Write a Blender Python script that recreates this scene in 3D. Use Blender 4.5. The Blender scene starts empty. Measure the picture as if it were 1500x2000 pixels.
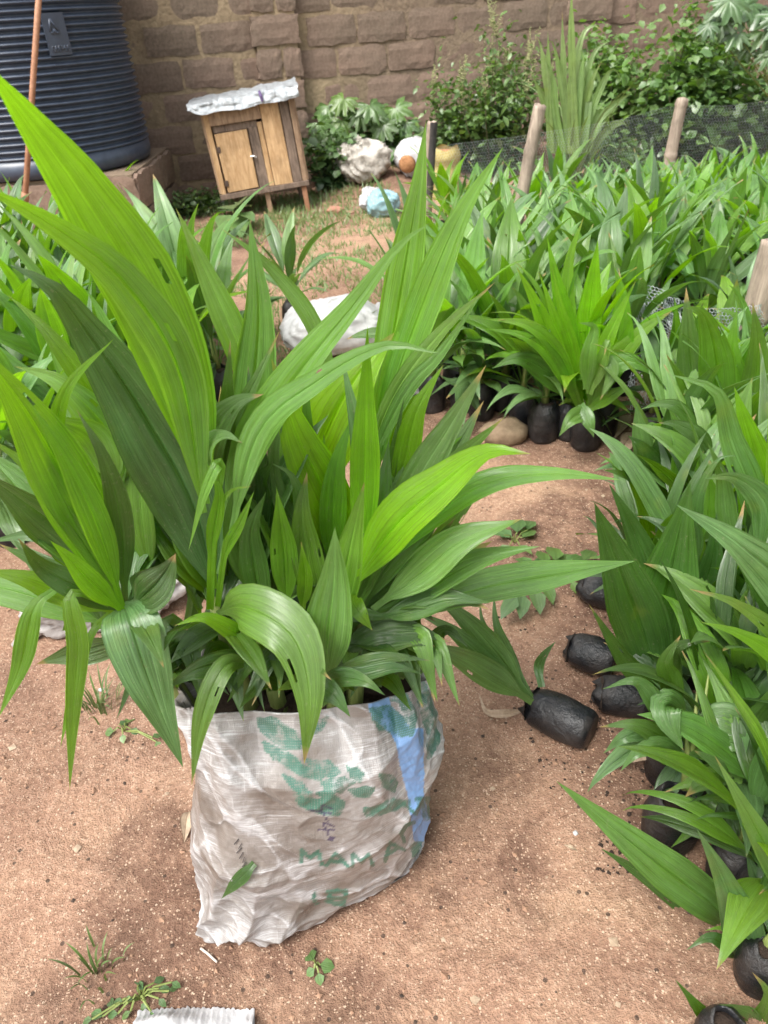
import bpy, math, random
import numpy as np
from mathutils import Vector, Matrix

random.seed(7)
rng = np.random.default_rng(7)
sc = bpy.context.scene
col = sc.collection

# ------------------------------------------------------------------ camera, world, sun, exposure
H, PITCH, ROLL, F = 1.35, math.radians(34.0), math.radians(4.0), 1450.0
FW = np.array([0, math.cos(PITCH), -math.sin(PITCH)])
_up = np.array([0, math.sin(PITCH), math.cos(PITCH)])
_rt = np.array([1.0, 0, 0])
RT = _rt * math.cos(ROLL) - _up * math.sin(ROLL)
UP = _rt * math.sin(ROLL) + _up * math.cos(ROLL)
CAM = np.array([0, 0, H])
cd = bpy.data.cameras.new('camera')
cam = bpy.data.objects.new('camera', cd)
col.objects.link(cam)
cd.sensor_fit = 'VERTICAL'
cd.sensor_height = 36.0
cd.sensor_width = 27.0
cd.lens = 36.0 * F / 2000.0
cd.clip_start, cd.clip_end = 0.02, 300
cd.dof.use_dof = True
cd.dof.focus_distance = 1.25
cd.dof.aperture_fstop = 8.0
m = Matrix(((RT[0], UP[0], -FW[0], 0), (RT[1], UP[1], -FW[1], 0), (RT[2], UP[2], -FW[2], H), (0, 0, 0, 1)))
cam.matrix_world = m
sc.camera = cam

w = bpy.data.worlds.new('World')
sc.world = w
w.use_nodes = True
nt = w.node_tree
nt.nodes.clear()
sky = nt.nodes.new('ShaderNodeTexSky')
sky.sky_type = 'NISHITA'
sky.sun_disc = False
sky.sun_elevation = math.radians(58)
sky.sun_rotation = math.radians(-138)
sky.air_density = 1.0
sky.dust_density = 6.0
hs = nt.nodes.new('ShaderNodeHueSaturation')
hs.inputs['Saturation'].default_value = 0.25
bg = nt.nodes.new('ShaderNodeBackground')
bg.inputs['Strength'].default_value = 0.128
wo = nt.nodes.new('ShaderNodeOutputWorld')
nt.links.new(sky.outputs[0], hs.inputs['Color'])
nt.links.new(hs.outputs[0], bg.inputs['Color'])
nt.links.new(bg.outputs[0], wo.inputs['Surface'])

sd = bpy.data.lights.new('sun', 'SUN')
sun = bpy.data.objects.new('sun', sd)
col.objects.link(sun)
sd.energy = 1.4
sd.angle = math.radians(22)
sd.color = (1.0, 0.96, 0.9)
_az, _el = math.radians(-138), math.radians(58)   # azimuth from +Y: high at the side of the sack away from the beds
_sdir = Vector((math.sin(_az) * math.cos(_el), math.cos(_az) * math.cos(_el), math.sin(_el)))
sun.rotation_euler = (-_sdir).to_track_quat('-Z', 'Y').to_euler()

sc.view_settings.view_transform = 'Standard'
sc.view_settings.look = 'None'
sc.view_settings.gamma = 1.0
sc.view_settings.use_curve_mapping = False
sc.view_settings.exposure = 1.27
sc.render.engine = 'CYCLES'
sc.cycles.max_bounces = 8
sc.cycles.transparent_max_bounces = 8

# ------------------------------------------------------------------ pixel helpers (photo is 1500 x 2000)
def ray(x, y):
    return FW + RT * (x - 750) / F - UP * (y - 1000) / F
def PY(x, y, Y):
    d = ray(x, y); return CAM + d * (Y / d[1])
def PZ(x, y, z=0.0):
    d = ray(x, y); return CAM + d * ((z - H) / d[2])
def pix(p):
    v = np.asarray(p, float) - CAM
    wd = v @ FW
    return 750 + F * (v @ RT) / wd, 1000 - F * (v @ UP) / wd, wd

# ------------------------------------------------------------------ noise
def _hash(ix, iy, s):
    n = (ix * 374761393 + iy * 668265263 + s * 982451653) & 0xFFFFFFFF
    n = ((n ^ (n >> 13)) * 1274126177) & 0xFFFFFFFF
    return ((n ^ (n >> 16)) & 0xFFFF) / 65535.0
def vnoise(x, y, s=0):
    x = np.asarray(x, float); y = np.asarray(y, float)
    ix = np.floor(x).astype(np.int64); iy = np.floor(y).astype(np.int64)
    fx = x - ix; fy = y - iy
    fx = fx * fx * (3 - 2 * fx); fy = fy * fy * (3 - 2 * fy)
    a = _hash(ix, iy, s); b = _hash(ix + 1, iy, s); c = _hash(ix, iy + 1, s); d = _hash(ix + 1, iy + 1, s)
    return (a * (1 - fx) + b * fx) * (1 - fy) + (c * (1 - fx) + d * fx) * fy
def fbm(x, y, s=0, o=4):
    t = 0; a = 0.5
    for k in range(o):
        t = t + a * (vnoise(np.asarray(x) * 2 ** k, np.asarray(y) * 2 ** k, s + k) - 0.5); a *= 0.5
    return t
def smooth(a, b, x):
    t = np.clip((np.asarray(x, float) - a) / (b - a), 0, 1)
    return t * t * (3 - 2 * t)

# ------------------------------------------------------------------ objects
def mesh(name, verts, faces, smooth_sh=False, uv=None):
    me = bpy.data.meshes.new(name)
    me.from_pydata([tuple(map(float, v)) for v in verts], [], faces)
    if smooth_sh:
        me.polygons.foreach_set('use_smooth', [True] * len(me.polygons))
    if uv is not None:
        l = me.uv_layers.new(name='UVMap')
        idx = np.empty(len(me.loops), dtype=np.int32)
        me.loops.foreach_get('vertex_index', idx)
        l.data.foreach_set('uv', np.asarray(uv, dtype=np.float32)[idx].ravel())
    me.update()
    return me
def add(name, me, mat=None, parent=None, loc=None, rot=None, color=None, kind=None):
    o = bpy.data.objects.new(name, me)
    col.objects.link(o)
    if mat is not None and me is not None and len(me.materials) == 0:
        me.materials.append(mat)
    if parent is not None: o.parent = parent
    if loc is not None: o.location = loc
    if rot is not None: o.rotation_euler = rot
    if color is not None: o.color = color
    if kind: o['kind'] = kind
    return o
def tag(o, label, cat, group=None, kind=None):
    o['label'] = label; o['category'] = cat
    if group: o['group'] = group
    if kind: o['kind'] = kind
    return o
def thing(name, label, cat, loc=(0, 0, 0), rot=(0, 0, 0), group=None):
    o = add(name, None, loc=tuple(map(float, loc)), rot=rot)
    o.empty_display_size = 0.1
    return tag(o, label, cat, group)
class MB:
    def __init__(s): s.v = []; s.f = []
    def add(s, v, f):
        b = len(s.v); s.v.extend(map(tuple, v)); s.f.extend([tuple(i + b for i in q) for q in f]); return s
    def box(s, x0, x1, y0, y1, z0, z1, jit=0.0, bev=0.0):
        v = [(x, y, z) for z in (z0, z1) for y in (y0, y1) for x in (x0, x1)]
        if jit: v = [tuple(c + random.uniform(-jit, jit) for c in p) for p in v]
        return s.add(v, [(0, 2, 3, 1), (4, 5, 7, 6), (0, 1, 5, 4), (2, 6, 7, 3), (0, 4, 6, 2), (1, 3, 7, 5)])
    def tube(s, pts, rad, n=8, cap=True):
        pts = [np.asarray(p, float) for p in pts]
        if not hasattr(rad, '__len__'): rad = [rad] * len(pts)
        vs = []; u = None
        for i, p in enumerate(pts):
            t = pts[min(i + 1, len(pts) - 1)] - pts[max(i - 1, 0)]
            t = t / (np.linalg.norm(t) + 1e-9)
            if u is None:
                a = np.array([0, 0, 1.0]) if abs(t[2]) < 0.9 else np.array([1.0, 0, 0])
                u = np.cross(t, a)
            u = u - t * (u @ t); u /= np.linalg.norm(u) + 1e-9
            b = np.cross(t, u)
            for k in range(n):
                a = 2 * math.pi * k / n
                vs.append(p + rad[i] * (u * math.cos(a) + b * math.sin(a)))
        fs = []
        for i in range(len(pts) - 1):
            for k in range(n):
                k2 = (k + 1) % n
                fs.append((i * n + k, i * n + k2, (i + 1) * n + k2, (i + 1) * n + k))
        if cap:
            fs.append(tuple(range(n - 1, -1, -1))); fs.append(tuple((len(pts) - 1) * n + k for k in range(n)))
        return s.add(vs, fs)
    def build(s, name, mat, parent=None, sm=False, bev=0, **k):
        o = add(name, mesh(name, s.v, s.f, sm), mat, parent, **k)
        if bev:
            b = o.modifiers.new('edge', 'BEVEL'); b.width = bev; b.segments = 2
        return o
def catmull(pts, n):
    pts = np.asarray(pts, float)
    if len(pts) == 2:
        t = np.linspace(0, 1, n)[:, None]; return pts[0] * (1 - t) + pts[1] * t
    d = np.r_[0, np.cumsum(np.linalg.norm(np.diff(pts, axis=0), axis=1))]
    P = np.vstack([2 * pts[0] - pts[1], pts, 2 * pts[-1] - pts[-2]])
    out = []
    for s_ in np.linspace(0, d[-1], n):
        i = min(max(np.searchsorted(d, s_) - 1, 0), len(pts) - 2)
        t = (s_ - d[i]) / max(d[i + 1] - d[i], 1e-9)
        p0, p1, p2, p3 = P[i], P[i + 1], P[i + 2], P[i + 3]
        out.append(0.5 * (2 * p1 + (p2 - p0) * t + (2 * p0 - 5 * p1 + 4 * p2 - p3) * t * t + (3 * p1 - p0 - 3 * p2 + p3) * t ** 3))
    return np.array(out)

# ------------------------------------------------------------------ materials
class NT:
    def __init__(s, name):
        s.m = bpy.data.materials.new(name); s.m.use_nodes = True
        s.t = s.m.node_tree; s.t.nodes.clear()
        s.out = s.n('ShaderNodeOutputMaterial')
        s.m.cycles.emission_sampling = 'NONE'
    def n(s, typ, **k):
        nd = s.t.nodes.new(typ)
        for a, b in k.items():
            if a.startswith('i_'):
                key = a[2:].replace('_', ' ')
                key = int(key) if key.isdigit() else key
                s.put(nd.inputs[key], b)
            else: setattr(nd, a, b)
        return nd
    def put(s, sock, v):
        if hasattr(v, 'is_output'): s.t.links.new(v, sock)
        elif isinstance(v, tuple) and len(v) == 3 and sock.type == 'RGBA': sock.default_value = (*v, 1)
        else: sock.default_value = v
    def coord(s, kind='Object', scale=(1, 1, 1), rot=(0, 0, 0)):
        c = s.n('ShaderNodeTexCoord'); mp = s.n('ShaderNodeMapping')
        s.put(mp.inputs['Vector'], c.outputs[kind]); mp.inputs['Scale'].default_value = scale; mp.inputs['Rotation'].default_value = rot
        return mp.outputs[0]
    def noise(s, vec, scale=5, detail=4, rough=0.55, dist=0.0):
        nd = s.n('ShaderNodeTexNoise'); s.put(nd.inputs['Vector'], vec)
        for k, v in (('Scale', scale), ('Detail', detail), ('Roughness', rough), ('Distortion', dist)): nd.inputs[k].default_value = v
        return nd.outputs['Fac']
    def voro(s, vec, scale, out='Distance', feature='F1'):
        nd = s.n('ShaderNodeTexVoronoi', feature=feature); s.put(nd.inputs['Vector'], vec); nd.inputs['Scale'].default_value = scale
        return nd.outputs[out]
    def ramp(s, fac, stops):
        nd = s.n('ShaderNodeValToRGB'); s.put(nd.inputs[0], fac)
        e = nd.color_ramp.elements
        while len(e) < len(stops): e.new(0.5)
        for q, (p, c) in zip(e, stops):
            q.position = p; q.color = (*c, 1) if hasattr(c, '__len__') else (c, c, c, 1)
        return nd.outputs[0]
    def math(s, op, a, b=0.0, clamp=False):
        nd = s.n('ShaderNodeMath', operation=op, use_clamp=clamp); s.put(nd.inputs[0], a); s.put(nd.inputs[1], b); return nd.outputs[0]
    def mix(s, fac, a, b, blend='MIX'):
        nd = s.n('ShaderNodeMix', data_type='RGBA', blend_type=blend)
        s.put(nd.inputs[0], fac); s.put(nd.inputs[6], a); s.put(nd.inputs[7], b); return nd.outputs[2]
    def bump(s, h, strength=0.3, dist=0.01, nrm=None):
        nd = s.n('ShaderNodeBump'); s.put(nd.inputs['Height'], h); nd.inputs['Strength'].default_value = strength; nd.inputs['Distance'].default_value = dist
        if nrm is not None: s.put(nd.inputs['Normal'], nrm)
        return nd.outputs[0]
    def bsdf(s, color, rough=0.6, normal=None, spec=0.5, metal=0.0, **k):
        nd = s.n('ShaderNodeBsdfPrincipled')
        s.put(nd.inputs['Base Color'], color); s.put(nd.inputs['Roughness'], rough); s.put(nd.inputs['Specular IOR Level'], spec); s.put(nd.inputs['Metallic'], metal)
        for a, b in k.items(): s.put(nd.inputs[a.replace('_', ' ')], b)
        if normal is not None: s.put(nd.inputs['Normal'], normal)
        return nd.outputs[0]
    def done(s, sh):
        s.t.links.new(sh, s.out.inputs['Surface']); return s.m

def mat_leaf(name, dark, bright, trans, pale, ribs=26, tmix=0.36, rough=0.31):
    """object colour: r = age (0 old dark .. 1 young yellow green), g = waxy film plus sheen put into the colour"""
    t = NT(name)
    oi = t.n('ShaderNodeObjectInfo')
    sep = t.n('ShaderNodeSeparateColor'); t.put(sep.inputs[0], oi.outputs['Color'])
    tone, bloom_sheen = sep.outputs[0], sep.outputs[1]
    uvv = t.coord('UV', (0.5, ribs, 1)); uv2 = t.coord('UV', (0.5, ribs * 3.5, 1)); uv3 = t.coord('UV', (1.2, 7, 1))
    oc = t.coord('Object')
    rib = t.noise(uvv, 1.0, 3, 0.6)
    fine = t.noise(uv2, 1.0, 2, 0.6)
    blotch = t.noise(uv3, 1.0, 5, 0.62)
    spot = t.noise(oc, 16, 5, 0.65)
    c = t.mix(tone, dark, bright)
    wax_sheen = t.math('MULTIPLY', bloom_sheen, t.ramp(blotch, [(0.32, 0.35), (0.62, 1.0)]))
    c = t.mix(wax_sheen, c, pale)  # waxy film and pale sheen both painted into the leaf colour
    v = t.math('ADD', t.math('MULTIPLY', t.math('SUBTRACT', rib, 0.5), 1.1), t.math('MULTIPLY', t.math('SUBTRACT', spot, 0.5), 0.7))
    v = t.math('ADD', v, t.math('MULTIPLY', t.math('SUBTRACT', fine, 0.5), 0.8))
    v = t.math('ADD', v, 1.0)
    hsv = t.n('ShaderNodeHueSaturation'); t.put(hsv.inputs['Color'], c); t.put(hsv.inputs['Value'], v)
    t.put(hsv.inputs['Hue'], t.math('ADD', 0.482, t.math('MULTIPLY', oi.outputs['Random'], 0.024)))
    cc = hsv.outputs[0]
    # yellowed patches, brown flecks
    yl = t.ramp(t.noise(oc, 7, 4, 0.6), [(0.60, 0.0), (0.78, 0.55)])
    cc = t.mix(yl, cc, (0.20, 0.25, 0.035))
    fl = t.math('GREATER_THAN', t.noise(oc, 75, 3, 0.7), 0.74)
    cc = t.mix(t.math('MULTIPLY', fl, 0.6), cc, (0.10, 0.065, 0.03))
    du_ = t.ramp(t.noise(oc, 170, 3, 0.7), [(0.60, 0.0), (0.72, 0.32)])
    cc = t.mix(du_, cc, (0.36, 0.33, 0.22))
    um = t.n('ShaderNodeUVMap', uv_map='along'); us = t.n('ShaderNodeSeparateXYZ'); t.put(us.inputs[0], um.outputs[0])
    edge = t.math('ADD', t.math('MULTIPLY', us.outputs[0], 1.0), t.math('MULTIPLY', t.math('SUBTRACT', spot, .5), 0.12))
    thr = t.math('ADD', 0.90, t.math('MULTIPLY', oi.outputs['Random'], 0.14))
    tipb = t.math('MULTIPLY', t.math('SUBTRACT', edge, thr), 22.0, True)
    cc = t.mix(tipb, cc, (0.30, 0.20, 0.075))
    mg = t.math('MULTIPLY', t.math('SUBTRACT', t.math('ADD', us.outputs[1], t.math('MULTIPLY', t.math('SUBTRACT', blotch, .5), .5)), 1.02), 8.0, True)
    cc = t.mix(t.math('MULTIPLY', mg, 0.6), cc, (0.26, 0.28, 0.06))
    tr = t.mix(tone, trans, tuple(min(1, x * 1.6) for x in trans))
    hsv2 = t.n('ShaderNodeHueSaturation'); t.put(hsv2.inputs['Color'], tr); t.put(hsv2.inputs['Value'], v)
    nb = t.bump(t.math('ADD', rib, t.math('MULTIPLY', fine, 0.4)), 0.6, 0.005)
    rg = t.math('ADD', rough - 0.12, t.math('MULTIPLY', blotch, 0.3))
    b = t.bsdf(cc, rg, nb, 0.6, Coat_Weight=0.35, Coat_Roughness=0.24)
    tl = t.n('ShaderNodeBsdfTranslucent'); t.put(tl.inputs['Color'], hsv2.outputs[0]); t.put(tl.inputs['Normal'], nb)
    ms = t.n('ShaderNodeMixShader'); t.put(ms.inputs[0], t.math('ADD', tmix - 0.17, t.math('MULTIPLY', tone, 0.34)))   # thin young leaves let more light through
    t.t.links.new(b, ms.inputs[1]); t.t.links.new(tl.outputs[0], ms.inputs[2])
    return t.done(ms.outputs[0])

M = {}
M['palm'] = mat_leaf('palm_leaf', (0.010, 0.044, 0.007), (0.165, 0.385, 0.008), (0.23, 0.50, 0.004), (0.215, 0.40, 0.15))
M['weed'] = mat_leaf('weed_leaf', (0.025, 0.07, 0.014), (0.15, 0.28, 0.04), (0.15, 0.30, 0.02), (0.16, 0.26, 0.14), 8, 0.25, 0.45)
M['grass'] = mat_leaf('grass_blade', (0.045, 0.09, 0.02), (0.17, 0.28, 0.05), (0.15, 0.28, 0.02), (0.25, 0.36, 0.17), 8, 0.2, 0.5)

def simple(name, c1, c2, scale=8, rough=0.7, bump=0.3, bd=0.005, spec=0.3, detail=6, stops=(0.3, 0.7), vec=None, kind='Object', sc3=(1, 1, 1), metal=0.0):
    t = NT(name)
    v = t.coord(kind, sc3)
    n = t.noise(v, scale, detail, 0.6)
    n2 = t.noise(v, scale * 6, 4, 0.6)
    c = t.ramp(n, [(stops[0], c1), (stops[1], c2)])
    c = t.mix(0.35, c, t.ramp(n2, [(0.3, tuple(x * 0.55 for x in c1)), (0.7, tuple(min(1, x * 1.15) for x in c2))]))
    return t.done(t.bsdf(c, rough, t.bump(t.math('ADD', n, t.math('MULTIPLY', n2, 0.5)), bump, bd), spec, metal))

M['stem'] = simple('petiole', (0.12, 0.17, 0.04), (0.24, 0.28, 0.09), 30, 0.5, 0.2, sc3=(1, 1, 0.1))
M['woody'] = simple('weed_stem', (0.09, 0.075, 0.045), (0.16, 0.16, 0.08), 20, 0.8)
M['dry'] = simple('dry_leaf', (0.24, 0.16, 0.10), (0.46, 0.36, 0.26), 18, 0.7, 0.4)
M['soil'] = simple('potting_soil', (0.018, 0.012, 0.009), (0.055, 0.036, 0.026), 40, 0.95, 0.8, 0.006)
M['grain_light'] = simple('sand_grain', (0.36, 0.24, 0.165), (0.62, 0.48, 0.36), 60, 0.7, 0.1)
M['grain_dark'] = simple('charcoal_bit', (0.02, 0.017, 0.014), (0.09, 0.06, 0.045), 9, 0.9, 0.3)
M['clod'] = simple('soil_clod', (0.19, 0.10, 0.062), (0.40, 0.25, 0.165), 25, 0.95, 0.5)
M['string'] = simple('string', (0.5, 0.42, 0.34), (0.7, 0.62, 0.55), 60, 0.8)
M['stone'] = simple('stone', (0.14, 0.095, 0.06), (0.27, 0.20, 0.13), 9, 0.85, 0.5, 0.01)

# black nursery polythene
def mat_poly():
    t = NT('black_polythene'); v = t.coord('Object')
    w1 = t.noise(v, 30, 5, 0.6, 1.5); dust = t.noise(v, 12, 5, 0.65)
    nz = t.n('ShaderNodeSeparateXYZ'); t.put(nz.inputs[0], v)
    d = t.ramp(dust, [(0.42, 0.0), (0.68, 1.0)])
    c = t.mix(t.math('MULTIPLY', d, 0.35), (0.008, 0.009, 0.011), (0.09, 0.07, 0.058))
    return t.done(t.bsdf(c, t.math('ADD', 0.3, t.math('MULTIPLY', d, 0.4)), t.bump(t.math('ADD', w1, t.math('MULTIPLY', t.noise(v, 90, 3, 0.6, 2.0), .4)), 0.55, 0.008), 0.5))
M['poly'] = mat_poly()

def mat_ground():
    t = NT('sandy_earth')
    v = t.coord('Object')
    big = t.noise(v, 1.3, 6, 0.6, 0.8)
    mid = t.noise(v, 6.0, 7, 0.66, 0.5)
    fine = t.noise(v, 60, 5, 0.72)
    gr = t.noise(v, 260, 2, 0.7)
    c = t.ramp(mid, [(0.30, (0.125, 0.060, 0.038)), (0.46, (0.275, 0.152, 0.096)), (0.66, (0.43, 0.268, 0.165))])
    c2 = t.ramp(big, [(0.38, (0.125, 0.060, 0.040)), (0.48, (0.29, 0.165, 0.108)), (0.58, (0.45, 0.285, 0.178))])
    c = t.mix(0.66, c, c2)
    c = t.mix(0.38, c, t.ramp(fine, [(0.28, (0.10, 0.048, 0.03)), (0.5, (0.33, 0.20, 0.132)), (0.74, (0.58, 0.42, 0.30))]))
    g = t.ramp(gr, [(0.32, 0.62), (0.5, 1.0), (0.70, 1.45)])
    c = t.mix(0.6, c, g, 'MULTIPLY')
    hv = t.n('ShaderNodeHueSaturation'); t.put(hv.inputs['Color'], c); hv.inputs['Saturation'].default_value = 0.96; hv.inputs['Value'].default_value = 1.06; c = hv.outputs[0]
    sa = t.n('ShaderNodeAttribute'); sa.attribute_name = 'spill_and_shade'
    sm_ = t.math('MULTIPLY', sa.outputs['Fac'], t.ramp(t.noise(v, 16, 5, 0.7), [(0.35, 0.25), (0.6, 1.0)]))
    c = t.mix(t.math('MULTIPLY', sm_, 0.8), c, t.mix(fine, (0.045, 0.025, 0.018), (0.19, 0.105, 0.072)))
    for scale, thr, lim, colr, amt in ((140, 0.93, 0.32, (0.60, 0.46, 0.34), 0.7), (240, 0.86, 0.42, (0.58, 0.43, 0.31), 0.65), (75, 0.955, 0.30, (0.05, 0.035, 0.028), 0.8)):
        vo = t.n('ShaderNodeTexVoronoi', feature='F1'); t.put(vo.inputs['Vector'], v); vo.inputs['Scale'].default_value = scale
        sp = t.n('ShaderNodeSeparateColor'); t.put(sp.inputs[0], vo.outputs['Color'])
        isg = t.math('MULTIPLY', t.math('GREATER_THAN', sp.outputs[0], thr), t.math('LESS_THAN', vo.outputs['Distance'], lim))
        c = t.mix(t.math('MULTIPLY', isg, amt), c, colr)
    h = t.math('ADD', t.math('MULTIPLY', fine, 1.0), t.math('ADD', t.math('MULTIPLY', gr, 0.35), t.math('MULTIPLY', mid, 2.2)))
    return t.done(t.bsdf(c, 0.95, t.bump(h, 0.9, 0.012), 0.2))
M['ground'] = mat_ground()

def mat_block():
    t = NT('mud_block')
    oi = t.n('ShaderNodeObjectInfo'); v = t.coord('Object')
    gp = t.n('ShaderNodeNewGeometry').outputs['Position']
    n = t.noise(v, 6, 6, 0.62); n2 = t.noise(v, 38, 5, 0.65)
    big = t.noise(gp, 0.9, 5, 0.6)
    c = t.ramp(n, [(0.3, (0.13, 0.086, 0.064)), (0.62, (0.29, 0.20, 0.156))])
    c = t.mix(t.math('MULTIPLY', oi.outputs['Random'], 0.7), c, (0.20, 0.135, 0.108))
    rs = t.n('ShaderNodeHueSaturation'); t.put(rs.inputs['Color'], c); t.put(rs.inputs['Value'], t.math('ADD', 0.72, t.math('MULTIPLY', t.math('FRACT', t.math('MULTIPLY', oi.outputs['Random'], 7.3)), 0.55))); c = rs.outputs[0]
    c = t.mix(t.ramp(big, [(0.42, 0.0), (0.62, 0.75)]), c, (0.135, 0.108, 0.084))
    # rain-washed algae staining on the upper wall
    z = t.n('ShaderNodeSeparateXYZ'); t.put(z.inputs[0], gp)
    zz = t.math('ADD', z.outputs[2], t.math('MULTIPLY', big, 1.4))
    c = t.mix(t.ramp(t.math('MULTIPLY', zz, 0.4), [(0.64, 0.0), (0.9, 0.7)]), c, (0.105, 0.092, 0.068))
    c = t.mix(0.4, c, t.ramp(n2, [(0.3, (0.10, 0.07, 0.05)), (0.7, (0.34, 0.25, 0.19))]))
    return t.done(t.bsdf(c, 0.95, t.bump(t.math('ADD', n, t.math('MULTIPLY', n2, 0.6)), 0.5, 0.012), 0.15))
M['block'] = mat_block()
def mat_mortar():
    t = NT('mortar'); v = t.coord('Object')
    n = t.noise(v, 2.5, 6, 0.65); n2 = t.noise(v, 30, 5, 0.6)
    s_ = t.n('ShaderNodeSeparateXYZ'); t.put(s_.inputs[0], v)
    c = t.ramp(n, [(0.32, (0.19, 0.14, 0.092)), (0.62, (0.37, 0.285, 0.18))])
    k = t.ramp(t.math('ADD', t.math('MULTIPLY', s_.outputs[0], 0.25), 0.5), [(0.42, 0.0), (0.60, 0.72)])
    c = t.mix(k, c, (0.165, 0.12, 0.096))
    c = t.mix(0.3, c, t.ramp(n2, [(0.3, (0.07, 0.055, 0.04)), (0.7, (0.33, 0.26, 0.17))]))
    return t.done(t.bsdf(c, 0.95, t.bump(n2, 0.8, 0.015), 0.15))
M['mortar'] = mat_mortar()

def mat_wood(name, a, b, rough=0.75):
    t = NT(name); oi = t.n('ShaderNodeObjectInfo')
    v = t.coord('Object', (7, 7, 0.9)); v2 = t.coord('Object', (2, 2, 1.3))
    ad = t.n('ShaderNodeVectorMath', operation='ADD'); t.put(ad.inputs[0], v); t.put(ad.inputs[1], oi.outputs['Random'])
    g = t.noise(ad.outputs[0], 6, 6, 0.65, 1.2); st = t.noise(v2, 3.0, 5, 0.6)
    c = t.ramp(g, [(0.32, a), (0.66, b)])
    c = t.mix(t.ramp(st, [(0.5, 0.0), (0.72, 0.55)]), c, tuple(x * 0.45 for x in a))
    return t.done(t.bsdf(c, rough, t.bump(g, 0.4, 0.006), 0.25))
M['wood_light'] = mat_wood('pale_plank', (0.38, 0.225, 0.105), (0.62, 0.42, 0.235))
M['wood_mid'] = mat_wood('brown_plank', (0.22, 0.14, 0.09), (0.45, 0.31, 0.20))
M['wood_dark'] = mat_wood('weathered_plank', (0.09, 0.066, 0.05), (0.26, 0.19, 0.145))
M['bamboo'] = mat_wood('dry_bamboo', (0.17, 0.13, 0.10), (0.42, 0.34, 0.27), 0.6)
M['charred'] = mat_wood('charred_bamboo', (0.03, 0.028, 0.03), (0.10, 0.085, 0.08))
M['tank'] = simple('tank_plastic', (0.030, 0.042, 0.066), (0.052, 0.070, 0.105), 3, 0.36, 0.1, 0.003, 0.6)
M['tin'] = simple('foil_sheet', (0.26, 0.29, 0.31), (0.50, 0.53, 0.55), 22, 0.42, 0.9, 0.01, 0.5, metal=0.25)
M['rust'] = simple('rusty_pipe', (0.26, 0.12, 0.065), (0.42, 0.22, 0.13), 9, 0.6, 0.3)
M['iron'] = simple('iron_fitting', (0.05, 0.035, 0.028), (0.12, 0.08, 0.06), 60, 0.6)
M['bright_metal'] = simple('hasp_metal', (0.5, 0.5, 0.48), (0.7, 0.7, 0.68), 60, 0.35, metal=0.7)
M['wire'] = simple('galvanised_wire', (0.42, 0.46, 0.48), (0.62, 0.66, 0.68), 20, 0.45, 0.0, metal=0.3)
M['purple'] = simple('purple_paint', (0.10, 0.07, 0.17), (0.17, 0.12, 0.26), 20, 0.6)
M['white_sack'] = simple('white_woven_plastic', (0.40, 0.39, 0.39), (0.60, 0.60, 0.61), 5, 0.5, 0.5, 0.01, 0.4)
M['grey_sack'] = simple('dusty_woven_plastic', (0.22, 0.20, 0.185), (0.44, 0.42, 0.41), 9, 0.5, 0.5, 0.01, 0.4)
M['old_sack'] = simple('stained_sack', (0.17, 0.15, 0.12), (0.62, 0.58, 0.52), 8, 0.7, 0.7, 0.02, 0.3, stops=(0.36, 0.6))
M['blue_bag'] = simple('blue_plastic', (0.16, 0.32, 0.37), (0.36, 0.52, 0.56), 7, 0.4, 0.5, 0.01)
M['yellow_sack'] = simple('yellow_woven', (0.28, 0.22, 0.07), (0.48, 0.40, 0.15), 26, 0.6, 0.5, 0.01)
M['orange_fill'] = simple('orange_husk', (0.26, 0.12, 0.05), (0.52, 0.27, 0.13), 14, 0.9, 0.8, 0.02)
M['red_brick'] = simple('brick_piece', (0.30, 0.14, 0.09), (0.45, 0.24, 0.17), 20, 0.9, 0.5)

# ------------------------------------------------------------------ ground
def gh(x, y):
    x = np.asarray(x, float); y = np.asarray(y, float)
    h = 0.030 * fbm(x * 1.6 + 9, y * 1.6 + 4, 3, 3) + 0.026 * fbm(x * 6, y * 6, 11, 3)
    near = smooth(6, 3, y)
    h = h + near * 0.010 * fbm(x * 34, y * 34, 21, 2)
    wl = 7.7 + 0.22 * x
    h = h + 0.16 * smooth(1.5, 0.3, np.abs(y - wl)) * smooth(-0.5, 0.1, x) * (0.8 + 0.8 * vnoise(x * 3, y * 3, 5))
    return h
def G(px, py, z=0.0):
    p = PZ(px, py, z); p[2] = float(gh(p[0], p[1])); return p
def axis(d0, d1, step, far0, far1):
    a = list(np.arange(d0, d1 + 1e-6, step)); s = step
    while a[-1] < far1: s *= 1.22; a.append(a[-1] + s)
    s = step
    while a[0] > far0: s *= 1.22; a.insert(0, a[0] - s)
    return np.array(a)
gx = axis(-1.5, 1.7, 0.016, -70, 70); gy = axis(0.3, 3.2, 0.016, -40, 90)
XX, YY = np.meshgrid(gx, gy)
ZZ = gh(XX, YY)
nx, ny = len(gx), len(gy)
ii = np.arange(nx * ny).reshape(ny, nx)
fq = np.stack([ii[:-1, :-1], ii[:-1, 1:], ii[1:, 1:], ii[1:, :-1]], -1).reshape(-1, 4)
me = bpy.data.meshes.new('ground')
me.from_pydata(np.stack([XX, YY, ZZ], -1).reshape(-1, 3).tolist(), [], fq.tolist())
me.polygons.foreach_set('use_smooth', [True] * len(me.polygons))
def segd(X, Yv, pts):
    d = np.full(X.shape, 1e9)
    for (x0, y0), (x1, y1) in zip(pts[:-1], pts[1:]):
        dx, dy = x1 - x0, y1 - y0; t = np.clip(((X - x0) * dx + (Yv - y0) * dy) / (dx * dx + dy * dy + 1e-9), 0, 1)
        d = np.minimum(d, np.hypot(X - x0 - t * dx, Yv - y0 - t * dy))
    return d
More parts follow.
